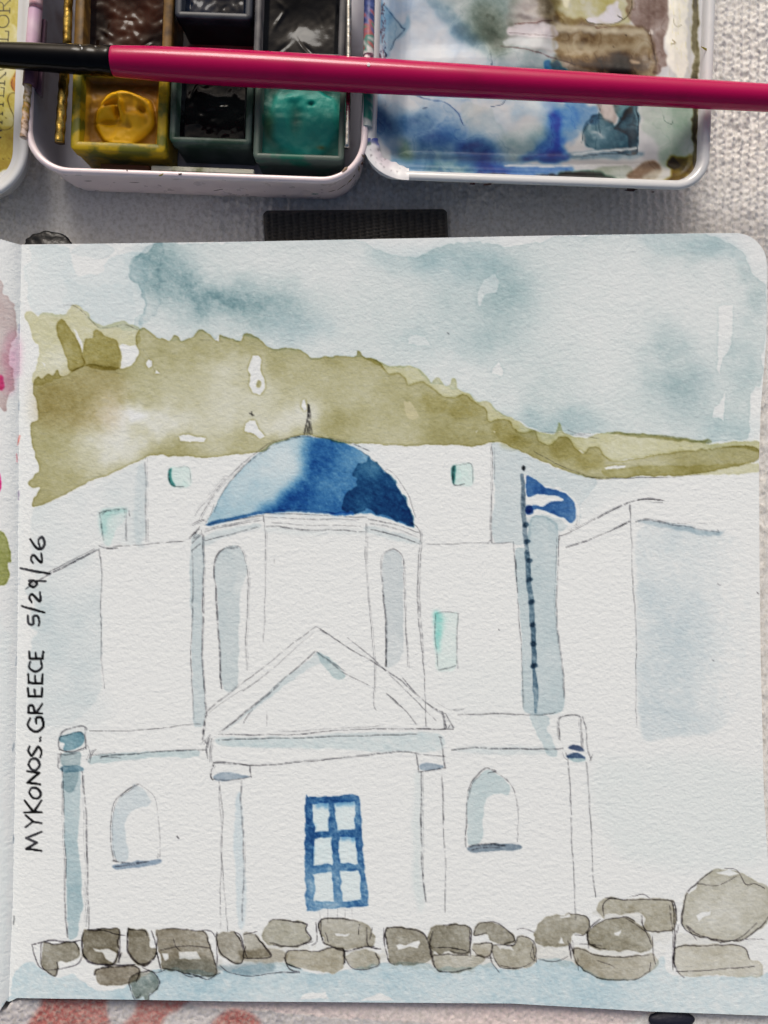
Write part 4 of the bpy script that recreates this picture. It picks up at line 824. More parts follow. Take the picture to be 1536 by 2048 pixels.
def skirt(name, X, Y, zb, parent, m):
    Zt = zpage(X, Y)
    ring = lambda A: np.concatenate([A[0, ::6], A[::6, -1], A[-1, ::-6], A[::-6, 0]])
    rx, ry, rz = ring(X), ring(Y), ring(Zt)
    s = (DT - rz) / F
    top = np.stack([(rx - 768) * s, (1024 - ry) * s, rz - .00012], -1)
    n = len(rx)
    bot = top.copy()
    bot[:, 2] = zb
    V = np.concatenate([top, bot])
    i = np.arange(n)
    j = (i + 1) % n
    return link(name, mesh_np(name, V, np.stack([i, j, j + n, i + n], -1)), parent, m, smooth=False)
skirt("page_block", X, Y, .0021, book, M_edge)
sL = np.concatenate([np.linspace(0, .94, 60), np.linspace(.9425, 1, 55)])
XL, YL = pagegrid(sL, np.linspace(0, 1, 700), lambda y: -1400 + 0 * y, gx,
                  lambda x: np.interp(x, [-1400, -200, 0, 43], [500, 474, 478, 490]), lambda x: np.interp(x, [-1400, -200, 0, 12, 20], [2045, 2032, 2021, 2002, 2003]), 478, 2012)
left_page = sheet("left_page", XL, YL, zpage(XL, YL), cv, M_paper, book)
skirt("page_block", XL, YL, .0021, book, M_edge)

def plate(name, pts, z0, z1, m, parent, bev=.0006, seg=2):
    bm = bmesh.new()
    vs = [bm.verts.new((p.x, p.y, z0)) for p in pts]
    f = bm.faces.new(vs)
    r = bmesh.ops.extrude_face_region(bm, geom=[f])
    for v in r["geom"]:
        if isinstance(v, bmesh.types.BMVert): v.co.z = z1
    if bev:
        bmesh.ops.recalc_face_normals(bm, faces=bm.faces)
        bmesh.ops.bevel(bm, geom=[e for e in bm.edges if not (abs(e.verts[0].co.z - z0) < 1e-6 and abs(e.verts[1].co.z - z0) < 1e-6)], offset=bev, segments=seg, affect='EDGES')
    return link(name, mesh_bm(name, bm), parent, m, smooth=False)
zc = .009
plate("cover", [P(-1405, 2000, zc), P(1540, 1998, zc), P(1542, 560, zc), P(1520, 500, zc), P(1466, 468, zc), P(-1405, 494, zc)], .0003, .0020, M_cover, book, .0004)
# ribbed elastic loop at the head of the book
bx = np.arange(0, 369, 2.2)
by = np.arange(0, 92, 2.2)
BX, BY = np.meshgrid(bx, by)
rx = np.minimum(BX, 368 - BX)
edge = np.minimum(rx, BY)
rnd = np.clip(edge / 7.0, 0, 1)
Hb = .0020 + .0024 * np.sqrt(np.maximum(1 - (1 - rnd) ** 2, 0))
Hb += .0006 * (np.sin(BX * 2 * np.pi / 14.5) * .6 + .5 * np.sin(BX * 2 * np.pi / 14.5 * 2 + 1.2 * np.sin(BY * 2 * np.pi / 9)) * .6 + .5 * np.sin(BY * 2 * np.pi / 7.0 + np.floor(BX / 14.5) * 2.1)) * rnd
BPX = 527 + BX + (.04 * (BY - 10)) - np.clip(9 - BY, 0, 9) * 0 
BPY = 421 + BY - .008 * BX
corner = np.clip(10 - rx, 0, 10) ** 2 / 14.0
BPY = BPY + corner * np.clip(1 - BY / 30, 0, 1)
dark = Canvas(0, 0, 4, 4, (.012, .012, .012), seed=3)
V = np.stack([(BPX - 768) * (DT - Hb) / F, (1024 - BPY) * (DT - Hb) / F, Hb], -1).reshape(-1, 3)
I = np.arange(BX.size).reshape(BX.shape)
band = link("elastic_loop", mesh_np("elastic_loop", V, np.stack([I[:-1, :-1], I[1:, :-1], I[1:, 1:], I[:-1, 1:]], -1).reshape(-1, 4)), book, M_band)

def blobmesh(name, c, rx, ry, rz, m, parent, noise=.0, seed=1, rot=0.0):
    bm = bmesh.new()
    bmesh.ops.create_icosphere(bm, subdivisions=4, radius=1)
    rg = random.Random(seed)
    ph = [rg.uniform(0, 6) for _ in range(6)]
    for v in bm.verts:
        k = 1 + noise * (math.sin(v.co.x * 5 + ph[0]) + math.sin(v.co.y * 6 + ph[1]) + math.sin(v.co.x * 11 + v.co.y * 7 + ph[2]) * .6)
        v.co = Vector((v.co.x * rx * k, v.co.y * ry * k, v.co.z * rz * k))
    if rot: bmesh.ops.rotate(bm, verts=bm.verts, cent=(0, 0, 0), matrix=Matrix.Rotation(rot, 3, 'Z'))
    bmesh.ops.translate(bm, verts=bm.verts, vec=c)
    return link(name, mesh_bm(name, bm), parent, m)
blobmesh("bookmark_end", P(96, 490, .0062), .0050, .0026, .0013, M_nub, book, .07, 3)
blobmesh("bookmark_end", P(1343, 2040, .0074), .0046, .0022, .0012, M_navy, book, .02, 4)

# ------------------------------------------------------------------ the paint tin
TH = -math.atan(.036)
tin = empty("watercolor_tin", P(409, -218, 0), "pink and white metal paint tin lying open above the sketchbook, lids folded out", "paint tin")
def rrect(hw, hh, r, n=12):
    r = max(min(r, hw, hh), 1e-5)
    out = []
    for cx, cy, a0 in ((hw - r, hh - r, 0), (-hw + r, hh - r, 90), (-hw + r, -hh + r, 180), (hw - r, -hh + r, 270)):
        for k in range(n + 1):
            a = math.radians(a0 + 90 * k / n)
            out.append((cx + r * math.cos(a), cy + r * math.sin(a)))
    return out
def sweep(name, prof, hw, hh, r, c, th, m, parent, cap0=True, cap1=True, n=12, jit=0.0):
    bm = bmesh.new()
    R = Matrix.Rotation(th, 3, 'Z')
    rings = []
    for inset, z in prof:
        ring = []
        for (x, y) in rrect(hw - inset, hh - inset, r - inset, n):
            q = R @ Vector((x, y, 0))
            ring.append(bm.verts.new((c.x + q.x, c.y + q.y, z)))
        rings.append(ring)
    for a, b in zip(rings, rings[1:]):
        for i in range(len(a)):
            j = (i + 1) % len(a)
            bm.faces.new((a[i], a[j], b[j], b[i]))
    if cap0: bm.faces.new(rings[0][::-1])
    if cap1: bm.faces.new(rings[-1])
    bmesh.ops.remove_doubles(bm, verts=bm.verts, dist=1e-7)
    return link(name, mesh_bm(name, bm), parent, m)
mm = lambda L: [(a * MM, b * MM) for a, b in L]
zr = .0140
k = (DT - zr) / F
sweep("tin_body", mm([(5, .25), (3, .3), (1.9, .8), (1.35, 2), (1.0, 5), (.55, 11.5), (.40, 12.5), (.05, 12.9), (0, 13.4), (.2, 13.9), (.7, 14.05), (1.1, 13.9), (1.32, 13.4), (1.36, 13.1)]),
      344 * k, 575 * k, 92 * k, P(409, -219, zr), TH, M_pink, tin, cap1=False, n=16)
M_shaded_enamel = mat('shaded_enamel', (150, 150, 164), rough=.32, mottle=((112, 100, 104), 140, .55, .8), bumps=[(150, .0001, 3, (1, 1, 1))])  # white enamel tinted grey, the tin's inner shade painted into the colour
sweep('tin_shaded_inside', mm([(1.36, 13.1), (1.42, 12.4), (1.6, 2.4), (2.4, 1.3), (4.2, 1.0)]), 344 * k, 575 * k, 92 * k, P(409, -219, zr), TH, M_shaded_enamel, tin, cap0=False, n=16)

# mixing lid on the right
zl = .0130
kl = (DT - zl) / F
LC = P(1093, -206, zl)
LHW, LHH, LR = 346 * kl, 575 * kl, 68 * kl
sweep("mixing_lid", mm([(8, 6.1), (5, 6.2), (3.6, 6.6), (2.4, 7.8), (1.6, 10), (1.15, 11.5), (.85, 12.0), (.15, 12.3), (0, 12.75), (.15, 13.1), (.6, 13.25), (1.25, 13.2), (1.7, 12.95), (2.0, 12.4), (2.35, 11.6)]),
      LHW, LHH, LR, LC, TH, M_white, tin, cap1=False, n=16)
lid_obj = bpy.data.objects["mixing_lid"]
lc = Canvas(690, -640, 780, 1050, (.53, .55, .575), seed=31, paper=(200, 203, 207))
R0 = dict(rough=4, gran=.08)
def LW(pts, c, dens=1.0, edge=.3, soft=1.5, rough=4, blobs=(), name=None, ew=4, fill=1.0, var=.25, warp=18, gran=.08, flow=.32):
    lc.wash(pts, c, dens=dens * 1.3, edge=edge, soft=soft, rough=rough, blobs=blobs, name=name, ew=ew, fill=fill, var=var, warp=warp, gran=gran, flow=flow)
for i in range(26):
    a_, b_ = random.uniform(1010, 1100), random.uniform(-20, 98)
    LW([(a_, b_), (a_ + random.uniform(20, 60), b_ + random.uniform(-6, 6)), (a_ + random.uniform(20, 60), b_ + random.uniform(4, 10)), (a_, b_ + 6)], random.choice([(176,176,184),(160,160,160),(190,186,190)]), .35, edge=.3, soft=2, rough=3)
# far part of the lid, beyond the picture: more dried puddles
LW([(740,-600),(1050,-600),(1060,-330),(900,-260),(750,-300)], (150,120,110), .6, rough=12, soft=6, name="dried_paint")
LW([(1060,-560),(1340,-580),(1350,-250),(1200,-220),(1080,-260)], (150,150,90), .7, rough=12, soft=6, name="dried_paint")
LW([(750,-280),(1040,-300),(1060,-90),(760,-80)], (120,150,180), .6, rough=12, soft=8, name="dried_paint")
# blue mixing area
LW([(748,186),(800,180),(900,188),(1000,196),(1100,205),(1190,212),(1196,228),(1185,250),(1160,268),(1140,284),(1132,300),(1140,318),(1060,322),(1012,328),(1130,336),(1128,352),(990,352),(850,350),(800,345),(775,300),(760,270),(748,250)],
   (150,176,198), .95, edge=.35, rough=5, soft=2, name="dried_paint", fill=.75, blobs=[(1000,240,60,40,-.5),(1080,212,60,22,-.55),(960,205,50,22,-.5),(1150,235,40,30,.3),(890,336,36,10,-.8),(1120,240,40,30,.3)], var=.3, warp=24)
LW([(748,196),(775,196),(820,222),(880,250),(940,272),(990,300),(1024,336),(990,350),(950,330),(890,300),(820,284),(762,268)], (92,132,172), .95, edge=.1, soft=10, rough=10, fill=.9, var=.35)
LW([(752,205),(790,206),(830,226),(868,250),(840,262),(800,260),(762,258)], (66,104,134), .65, edge=.05, soft=9, rough=9, var=.4)
LW([(880,262),(930,276),(985,300),(1008,326),(965,322),(915,298)], (66,122,176), .5, edge=.02, soft=9, rough=8)
LW([(775,275),(840,290),(920,316),(980,346),(850,348),(800,335)], (122,158,178), .7, edge=.1, soft=6, rough=8, var=.4)
LW([(790,280),(806,284),(818,310),(812,326),(798,308)], (150,166,110), .7, edge=.1, soft=5, rough=6)
LW([(855,330),(905,326),(940,338),(935,349),(860,348)], (206,210,186), .3, edge=.4, soft=3, rough=4)
LW([(925,300),(935,262),(922,225),(935,205),(980,220),(985,245),(1000,255),(1012,275),(1000,290),(980,302),(950,305)], (186,192,192), .6, edge=.7, soft=1.2, rough=3, ew=2.5)
LW([(816,190),(850,196),(890,206),(918,225),(925,250),(918,268),(880,255),(845,230)], (160,178,198), .5, edge=.7, soft=1.5, rough=4, ew=2.5)
LW([(1020,262),(1085,252),(1100,280),(1060,306),(1024,312),(1006,292)], (128,152,150), .7, edge=.15, soft=7, rough=6)
LW([(1030,215),(1085,208),(1130,216),(1160,222),(1150,250),(1120,262),(1095,244),(1050,246)], (140,178,208), .6, edge=.2, soft=5, rough=9, var=.5)
LW([(1092,228),(1112,226),(1118,262),(1128,290),(1100,300),(1070,306),(1086,280)], (84,136,194), .7, edge=.1, soft=5, rough=6)
LW([(1096,230),(1114,236),(1118,262),(1116,284),(1128,299),(1138,311),(1128,319),(1080,319),(1036,317),(1058,306),(1080,294),(1094,276),(1101,258)], (40,98,172), .62, edge=.5, soft=3, rough=3, fill=.9, blobs=[(1108,308,20,9,.4)])
LW([(1042,316),(1075,304),(1100,298),(1134,311),(1126,319),(1080,320)], (40,90,150), .35, edge=.3, soft=2, rough=2.5)
LW([(1020,331),(1130,334),(1128,346),(1060,348),(1015,348)], (110,150,194), .5, edge=.4, soft=2.5, rough=4, var=.5)
LW([(955,318),(985,322),(1015,345),(985,350),(960,340)], (70,120,190), .5, edge=.2, soft=4, rough=5)
LW([(1165,265),(1180,240),(1200,225),(1220,240),(1228,256),(1238,240),(1250,228),(1270,208),(1276,215),(1275,300),(1272,308),(1235,305),(1205,302),(1170,288)], (78,116,132), .72, edge=.6, soft=1.5, rough=3, blobs=[(1250,280,25,35,.5),(1190,255,16,12,-.8),(1185,285,20,10,-.2)], ew=3, name="dried_paint")
LW([(1226,255),(1245,238),(1262,215),(1272,250),(1275,300),(1262,305),(1255,270)], (48,82,98), .5, edge=.6, soft=1.5, rough=2)
LW([(1200,203),(1240,205),(1232,235),(1222,246),(1205,226)], (150,140,136), .55, edge=.3, soft=2, rough=3)
LW([(1232,203),(1270,205),(1266,220),(1245,240),(1236,230)], (90,130,140), .7, edge=.4, soft=1.5, rough=3)
LW([(1150,305),(1275,303),(1272,314),(1150,318)], (110,140,158), .7, edge=.3, soft=2, rough=2)
LW([(1290,208),(1385,214),(1384,320),(1360,335),(1330,330),(1320,300),(1300,270),(1285,250)], (164,182,174), .75, edge=.25, soft=3, rough=4, name="dried_paint", blobs=[(1330,290,30,40,.3),(1370,230,20,40,.3)])
LW([(1380,310),(1387,340),(1370,362),(1345,374),(1320,372),(1345,355),(1350,330),(1340,325)], (126,108,34), 1.0, edge=.4, soft=2, rough=5, name="dried_paint")
LW([(1338,326),(1352,318),(1362,326),(1355,338),(1342,335)], (96,90,40), .9, edge=.4, soft=1.5, rough=3)
LW([(1265,338),(1290,325),(1318,328),(1322,345),(1308,362),(1280,360),(1255,355)], (116,92,70), .9, edge=.4, soft=2, rough=3, name="dried_paint", blobs=[(1305,340,14,14,.5)])
LW([(1180,345),(1240,328),(1262,340),(1240,362),(1190,362)], (150,160,148), .6, edge=.4, soft=1.5, rough=3)
LW([(846,349),(1000,351),(1130,353),(1160,352),(1200,365),(1260,368),(1300,372),(1310,377),(1200,374),(1000,364),(846,356)], (26,34,46), 1.5, edge=.3, soft=2, rough=2.5, name="dried_paint")
LW([(1120,350),(1190,348),(1230,360),(1190,370),(1130,362)], (30,60,52), 1.0, edge=.4, soft=2, rough=3)
# upper half
LW([(748,-60),(870,-60),(900,20),(990,110),(1090,160),(1090,195),(900,190),(750,180)], (178,192,208), 1.0, edge=.05, soft=8, rough=8, blobs=[(880,110,90,50,-.6)])
LW([(752,0),(770,10),(800,55),(815,30),(812,60),(800,75),(786,85),(778,110),(770,110),(755,60)], (140,170,186), .7, edge=.6, soft=2, rough=3, ew=3)
LW([(850,-60),(1010,-60),(1020,60),(1000,95),(985,128),(960,100),(920,60),(880,20)], (140,158,158), .7, edge=.15, soft=10, rough=8, name="dried_paint", blobs=[(985,70,40,45,.8),(900,-20,40,30,-.3)])
LW([(850,-20),(880,10),(920,45),(960,80),(975,115),(960,100),(910,65),(870,30)], (120,150,168), .65, edge=.2, soft=4, rough=5)
LW([(960,20),(1010,40),(1015,85),(990,105),(965,80)], (112,116,100), .5, edge=.05, soft=12, rough=6)
LW([(1030,-40),(1090,-40),(1105,40),(1100,50),(1050,44),(1020,50),(1020,0)], (178,174,170), .6, edge=.3, soft=3, rough=4)
LW([(1018,55),(1060,46),(1108,50),(1110,100),(1075,98),(1030,86),(1012,88)], (190,192,196), .5, edge=.4, soft=1.5, rough=3)
LW([(1060,-60),(1110,-60),(1112,50),(1095,45),(1080,10)], (120,114,92), .8, edge=.3, soft=5, rough=5)
LW([(1108,-60),(1250,-60),(1262,20),(1240,48),(1180,44),(1120,42)], (184,182,142), .75, edge=.45, soft=2, rough=4, name="dried_paint", blobs=[(1135,0,20,30,-.6),(1210,15,30,14,-.7),(1240,-10,20,30,.4)])
LW([(1180,20),(1230,8),(1240,25),(1240,44),(1200,46),(1176,38)], (214,214,224), .1, edge=.7, soft=1, rough=2)
LW([(1240,-60),(1300,-60),(1330,-20),(1336,20),(1335,60),(1330,95),(1336,120),(1325,138),(1310,140),(1300,70),(1270,45),(1255,20)], (132,114,108), .85, edge=.35, soft=1.5, rough=5, name="dried_paint", blobs=[(1312,75,12,20,-.6),(1280,0,25,30,-.3)])
LW([(1108,60),(1112,28),(1200,48),(1270,50),(1300,66),(1312,110),(1310,150),(1270,156),(1200,142),(1150,125),(1112,108)], (138,122,92), .85, edge=.3, soft=2, rough=4, name="dried_paint", blobs=[(1160,70,30,14,.2),(1260,125,45,22,1.0),(1200,115,60,12,.5),(1160,92,50,8,-.5),(1240,90,40,10,-.2),(1130,40,20,14,-.4),(1290,80,12,30,-.2)])
LW([(1190,118),(1240,110),(1280,115),(1282,140),(1250,146),(1205,138)], (56,40,26), .8, edge=.05, soft=8, rough=5)
LW([(1112,108),(1160,120),(1250,146),(1285,158),(1150,160),(1100,130)], (150,142,132), .8, edge=.4, soft=2.5, rough=4)
LW([(1006,92),(1060,98),(1110,110),(1120,135),(1100,160),(1020,160),(990,140)], (150,166,172), .7, edge=.3, soft=3, rough=5)
LW([(1085,120),(1095,114),(1100,124),(1108,116),(1120,130),(1130,140),(1100,142),(1086,135)], (70,150,190), .9, edge=.5, soft=1.2, rough=4)
def LP(pts, c, al, soft=1.5, rough=2.5): lc.paint(pts, c, alpha=al, soft=soft, rough=rough, gran=.12)  # opaque dabs: pale paint, and gloss highlights painted in
LP([(1112,46),(1160,51),(1240,55),(1292,61),(1280,69),(1200,65),(1120,63)], (196,190,168), .6, 2.5)  # painted highlight along the top of the brown pool
LP([(1115,86),(1180,92),(1250,90),(1290,84),(1285,91),(1220,99),(1150,98),(1118,94)], (180,172,144), .6, 4)  # painted highlight on the brown ridge
LP([(1258,118),(1272,120),(1274,126),(1260,126)], (160,142,120), .7, 1.5)
LP([(1300,60),(1306,62),(1306,69),(1300,68)], (226,222,216), .8, 1)  # painted glint
LP([(1176,36),(1200,28),(1222,8),(1236,2),(1240,20),(1243,40),(1215,47),(1185,46)], (205,205,214), .9, 1.2)
LP([(1126,-10),(1140,-6),(1136,12),(1128,14)], (226,224,196), .8, 1.5)
LP([(1338,-640),(1372,-640),(1372,140),(1352,152),(1338,140),(1333,118),(1338,90),(1334,40)], (238,238,232), .85, 1.2, 4)  # white slope, its reflected light painted in
LP([(1030,46),(1108,52),(1110,74),(1060,71),(1016,64)], (200,196,202), .75, 1.5)
LP([(1014,75),(1060,76),(1110,80),(1110,99),(1060,92),(1010,86)], (180,188,192), .75, 1.5)
LP([(1108,24),(1112,60),(1110,98),(1106,98),(1104,50)], (140,130,104), .6, 2)
LP([(1020,329),(1130,331),(1270,326),(1270,329),(1130,334),(1020,332)], (222,226,226), .75, .8, 1)  # highlight painted along the crease
LP([(1150,306),(1230,298),(1272,294),(1270,298),(1200,305),(1150,310)], (206,218,222), .75, 1, 1)
LP([(1130,290),(1162,266),(1166,288),(1150,300)], (196,196,194), .6, 2)
LP([(1204,206),(1228,206),(1226,238),(1214,236)], (206,200,198), .6, 2)
LP([(1290,352),(1330,340),(1340,350),(1320,366),(1290,364)], (196,194,178), .5, 2)
LP([(1052,205),(1100,206),(1096,222),(1062,226)], (214,224,226), .6, 6)  # soft highlight painted on the pale blue
for p, wd, c in [([(820,188),(850,198),(890,204),(915,225),(925,250)],2.4,(40,70,120)), ([(1012,195),(1002,208),(980,214)],2,(60,80,110)), ([(768,8),(800,55),(806,62),(788,82),(780,100)],2.6,(80,100,120)), ([(1002,90),(1060,100),(1100,112),(1150,128)],2.6,(90,60,64)), ([(1030,45),(1060,44),(1108,42)],2.4,(110,70,70)),
                 ([(1020,62),(1050,66),(1108,72)],1.8,(110,100,104)), ([(1172,38),(1185,46),(1230,46),(1260,24),(1262,0)],2.2,(70,66,40)), ([(1235,30),(1244,36)],2.4,(40,40,30)), ([(1300,60),(1308,100),(1312,130)],1.8,(80,60,50)), ([(980,128),(983,133)],1.6,(60,70,90)), ([(979,105),(984,132)],1.8,(80,100,120)),
                 ([(1186,240),(1168,262),(1162,285)],1.8,(50,80,96)), ([(1272,212),(1276,250),(1275,300),(1262,306)],2.6,(26,52,70)), ([(1228,256),(1250,232),(1262,212)],2,(30,60,78)), ([(1200,265),(1196,238),(1205,210)],1.6,(70,100,120)), ([(1325,228),(1330,242),(1342,248),(1346,240)],1.6,(100,120,120)), ([(1140,316),(1200,310),(1270,306)],1.8,(80,100,112)),
                 ([(845,219),(855,217)],3,(30,50,80)), ([(1195,55),(1215,56)],2.6,(60,30,24)), ([(1226,92),(1227,94)],2.6,(50,40,30)), ([(1252,70),(1254,71)],3,(50,40,30)), ([(1348,30),(1349,48),(1356,54),(1364,50)],1.8,(110,110,96)), ([(1346,78),(1352,84),(1344,88)],3,(120,112,90))]:
    lc.line(p, wd, c, dens=.8, grain=.3, wob=1.2)
for i in range(46):
    a, b = random.uniform(756, 772), random.uniform(0, 112)
    lc.line([(a, b), (a + random.uniform(-3, 3), b + random.uniform(3, 14))], random.uniform(1.5, 3.5), random.choice([(80,40,60),(60,60,90),(120,60,70)]), dens=.7, grain=.6, wob=1.5)
for i in range(60):
    a, b = random.uniform(1338, 1384), random.uniform(-60, 140)
    lc.line([(a, b), (a + random.uniform(-1, 1), b + random.uniform(3, 20))], random.uniform(1, 2), (190,190,160), dens=.5, grain=.5, wob=1)
lc.wash([(1338,-60),(1386,-60),(1386,150),(1345,150)], (206,208,196), dens=.4, edge=.05, soft=5, rough=4)
LW([(1387,-640),(1394,-640),(1395,300),(1386,330),(1385,300)], (92,86,52), .9, edge=.3, soft=1.5, rough=2.5)
# heights of the wells, from soft masks
hm = np.zeros((lc.h, lc.w), np.float32)
for poly, dep, sf in [([(762,150),(1276,150),(1278,306),(1262,318),(780,330),(762,300)], -.0012, 9), ([(1105,-60),(1300,-60),(1304,110),(1290,128),(1120,112),(1105,90)], -.0012, 9), ([(760,-60),(1080,-60),(1080,80),(1000,100),(770,110)], -.0008, 10),
                     ([(770,-600),(1050,-600),(1050,-120),(770,-120)], -.001, 10), ([(1090,-600),(1320,-600),(1320,-120),(1090,-120)], -.001, 10)]:
    W = lc.win(poly, 40)
    hm[W] += dep * gblur(lc.inside(poly, W, 0, False).astype(np.float32), sf)
hm += .00007 * lc.mid * .6 + .00001 * lc.sm
gxx = np.concatenate([np.arange(738, 1432, 2.2)])
gyy = np.concatenate([np.arange(-620, -40, 8.0), np.arange(-40, 392, 2.2)])
LX, LY = np.meshgrid(gxx, gyy)
LZ = np.full(LX.shape, .0115)
ct, st_ = math.cos(-TH), math.sin(-TH)
for it in range(4):
    s = (DT - LZ) / F
    wx, wy = (LX - 768) * s - LC.x, (1024 - LY) * s - LC.y
    u, v = wx * ct - wy * st_, wx * st_ + wy * ct
    qx, qy = np.abs(u) - (LHW - LR), np.abs(v) - (LHH - LR)
    dd = LR - (np.hypot(np.maximum(qx, 0), np.maximum(qy, 0)) + np.minimum(np.maximum(qx, qy), 0))
    dm = dd * 1000
    base = np.interp(dm, [0, 2.2, 2.5, 3.1, 3.8, 5.2, 6.4, 7.4, 8.4, 99], [11.9, 11.9, 11.75, 11.75, 11.55, 10.4, 9.3, 8.75, 8.6, 8.6]) / 1000
    j = np.clip((LY - lc.y0).astype(int), 0, lc.h - 1)
    i = np.clip((LX - lc.x0).astype(int), 0, lc.w - 1)
    LZ = base + hm[j, i] * np.clip((dm - 5) / 3, 0, 1)
ddc = (dd[:-1, :-1] + dd[1:, 1:]) / 2
lidfloor = sheet("mixing_surface", LX, LY, LZ, lc, M_lidpaint, None, keep=lambda a, b: ddc > .00205)
lidfloor.parent = lid_obj
for ch in list(lidfloor.children):       # paint films sit at the third level, beside the surface they stain
    ch.parent = lid_obj
# the scraped corner plate of the lid
pc = Canvas(700, 230, 140, 150, (.74, .74, .76), seed=61, paper=(205, 206, 210))
pc.paint([(726,250),(760,255),(790,290),(786,302),(772,296),(758,290),(740,290),(728,286)], (84,96,150), alpha=.85, rough=3, soft=1.5, gran=.4)
pc.paint([(738,270),(755,268),(765,280),(770,300),(758,300)], (44,70,160), alpha=.7, rough=3, soft=2)
pc.paint([(726,252),(740,252),(742,268),(730,275)], (96,84,92), alpha=.7, rough=2)
pc.paint([(728,285),(740,284),(740,291),(730,292)], (40,90,80), alpha=.8, rough=2)
pc.paint([(785,280),(805,285),(812,320),(806,330),(798,300)], (96,120,50), alpha=.6, rough=3, soft=3)
pc.paint([(738,300),(770,300),(790,318),(780,335),(755,330)], (176,160,176), alpha=.5, rough=5, soft=4)
for i in range(40):
    a, b = random.uniform(735, 808), random.uniform(290, 350)
    pc.paint([(a, b), (a + random.uniform(1, 5), b + random.uniform(0, 3)), (a + random.uniform(0, 4), b + random.uniform(2, 7))], random.choice([(90,84,100),(70,90,104),(130,110,124)]), alpha=.8, rough=1.5, smooth=False)
cx_, cy_ = np.meshgrid(np.linspace(0, 1, 60), np.linspace(0, 1, 50))
ang = np.radians(180 + 90 * cx_)      # sweeps from the left side to the near side
# outer edge follows the rounded corner, inner edge an arc closer to the wells
ox, oy = 818 + 94 * np.cos(ang), 276 - 84 * np.sin(ang)
kk_ = .68 + .03 * np.sin(ang * 7) + .012 * np.sin(ang * 23 + 1)
ix, iy = 818 + 94 * kk_ * np.cos(ang), 276 - 84 * kk_ * np.sin(ang)
KX, KY = ox + (ix - ox) * cy_, oy + (iy - oy) * cy_
KZ = .01345 - .0012 * cy_ ** 3 + 0 * KX + .00012 * np.sin(KX / 6.0) * (1 - cy_)
cp = sheet("corner_plate", KX, KY, KZ, pc, M_stained, None)
cp.parent = lid_obj

# left lid: yellow stained card with WATERCOLOR up its edge
zy = .0095
ky = (DT - zy) / F
YC = P(-246, -186, zy)
sweep("left_lid", mm([(8, 2.1), (5, 2.2), (3.2, 2.8), (1.8, 4.4), (1.1, 7.5), (.8, 8.4), (.1, 8.7), (0, 9.1), (.2, 9.5), (.7, 9.6), (1.3, 9.45), (2.0, 9.0), (2.6, 8.6), (3.4, 8.4)]),
      318 * ky, 578 * ky, 105 * ky, YC, TH, M_white, tin, cap1=False, n=16)
left_lid = bpy.data.objects["left_lid"]
yc = Canvas(-640, -640, 740, 1080, (.72, .72, .70), seed=41, paper=(204, 203, 198))
yc.wash([(-640,-640),(60,-640),(62,200),(44,280),(38,315),(8,338),(-100,348),(-640,330)], (172,160,72), dens=1.1, edge=.3, rough=3, soft=1.5, blobs=[(0,20,14,40,-.1),(30,65,10,30,-.6),(5,140,10,40,-.3),(8,250,12,30,-.35),(20,320,30,20,.15)], var=.22, gran=.12, name="stained_card")
for p, c, dn, e in [([(44,-20),(62,-20),(60,80),(48,70),(46,30)], (170,104,8), .9, .4), ([(34,140),(50,136),(46,190),(38,185),(27,176),(24,165)], (180,112,10), .95, .6), ([(20,190),(40,186),(46,220),(40,236),(24,222),(18,205)], (170,150,60), .5, .3),
                    ([(-4,190),(18,188),(20,215),(27,240),(22,256),(4,260),(-6,250)], (196,190,128), .35, .5), ([(-40,260),(42,262),(40,312),(10,338),(-60,340)], (176,156,56), .45, .3)]:
    yc.wash(p, c, dens=dn, edge=e, rough=3, soft=1.5, ew=3)
yc.line([(42,192),(30,186),(22,188),(17,198),(20,215),(26,235),(25,250),(18,258),(6,260),(-4,252)], 1.8, (70,60,16), dens=.8, grain=.2)
yc.line([(34,140),(26,160),(24,172),(30,182)], 1.6, (110,70,10), dens=.7)
for a, b in [(10,236),(4,318),(16,316),(24,322),(40,330),(8,130)]:
    yc.line([(a, b), (a + 1.5, b + 1)], 2.2, (70,60,30), dens=.8)
# the letters, read upwards: baseline to the right, serifs at the ends of the stems
li = yc.newlab("lettering")
SER = {'R':[[(.15,0),(.15,1)],[(.15,1),(.6,.98),(.72,.76),(.55,.54),(.15,.5)],[(.42,.5),(.9,0)],[(0,0),(.32,0)],[(0,1),(.3,1)],[(.8,0),(1,0)]], 'O':[[(.5,1),(.12,.82),(.02,.5),(.12,.18),(.5,0),(.88,.18),(.98,.5),(.88,.82),(.5,1)]],
       'L':[[(.18,0),(.18,1)],[(0,1),(.38,1)],[(0,0),(.88,0)],[(.88,0),(.92,.26)]], 'C':[[(.92,.82),(.55,1),(.15,.82),(.03,.5),(.15,.16),(.55,0),(.95,.2)],[(.92,1),(.92,.72)]], 'E':[[(.15,0),(.15,1)],[(0,1),(.82,1)],[(.82,1),(.84,.76)],[(.15,.52),(.6,.52)],[(.6,.62),(.6,.42)],[(0,0),(.86,0)],[(.86,0),(.9,.26)]],
       'T':[[(.5,0),(.5,1)],[(.02,1),(.98,1)],[(.02,1),(0,.76)],[(.98,1),(1,.76)],[(.34,0),(.66,0)]], 'A':[[(.1,0),(.48,1)],[(.48,1),(.9,0)],[(.24,.36),(.74,.36)],[(0,0),(.24,0)],[(.74,0),(1,0)]], 'W':[[(.06,1),(.28,0)],[(.28,0),(.5,.95)],[(.5,.95),(.72,0)],[(.72,0),(.94,1)]]}
def xb(y): return np.interp(y, [0, 90, 170, 320], [20.5, 15.5, 9, -1])
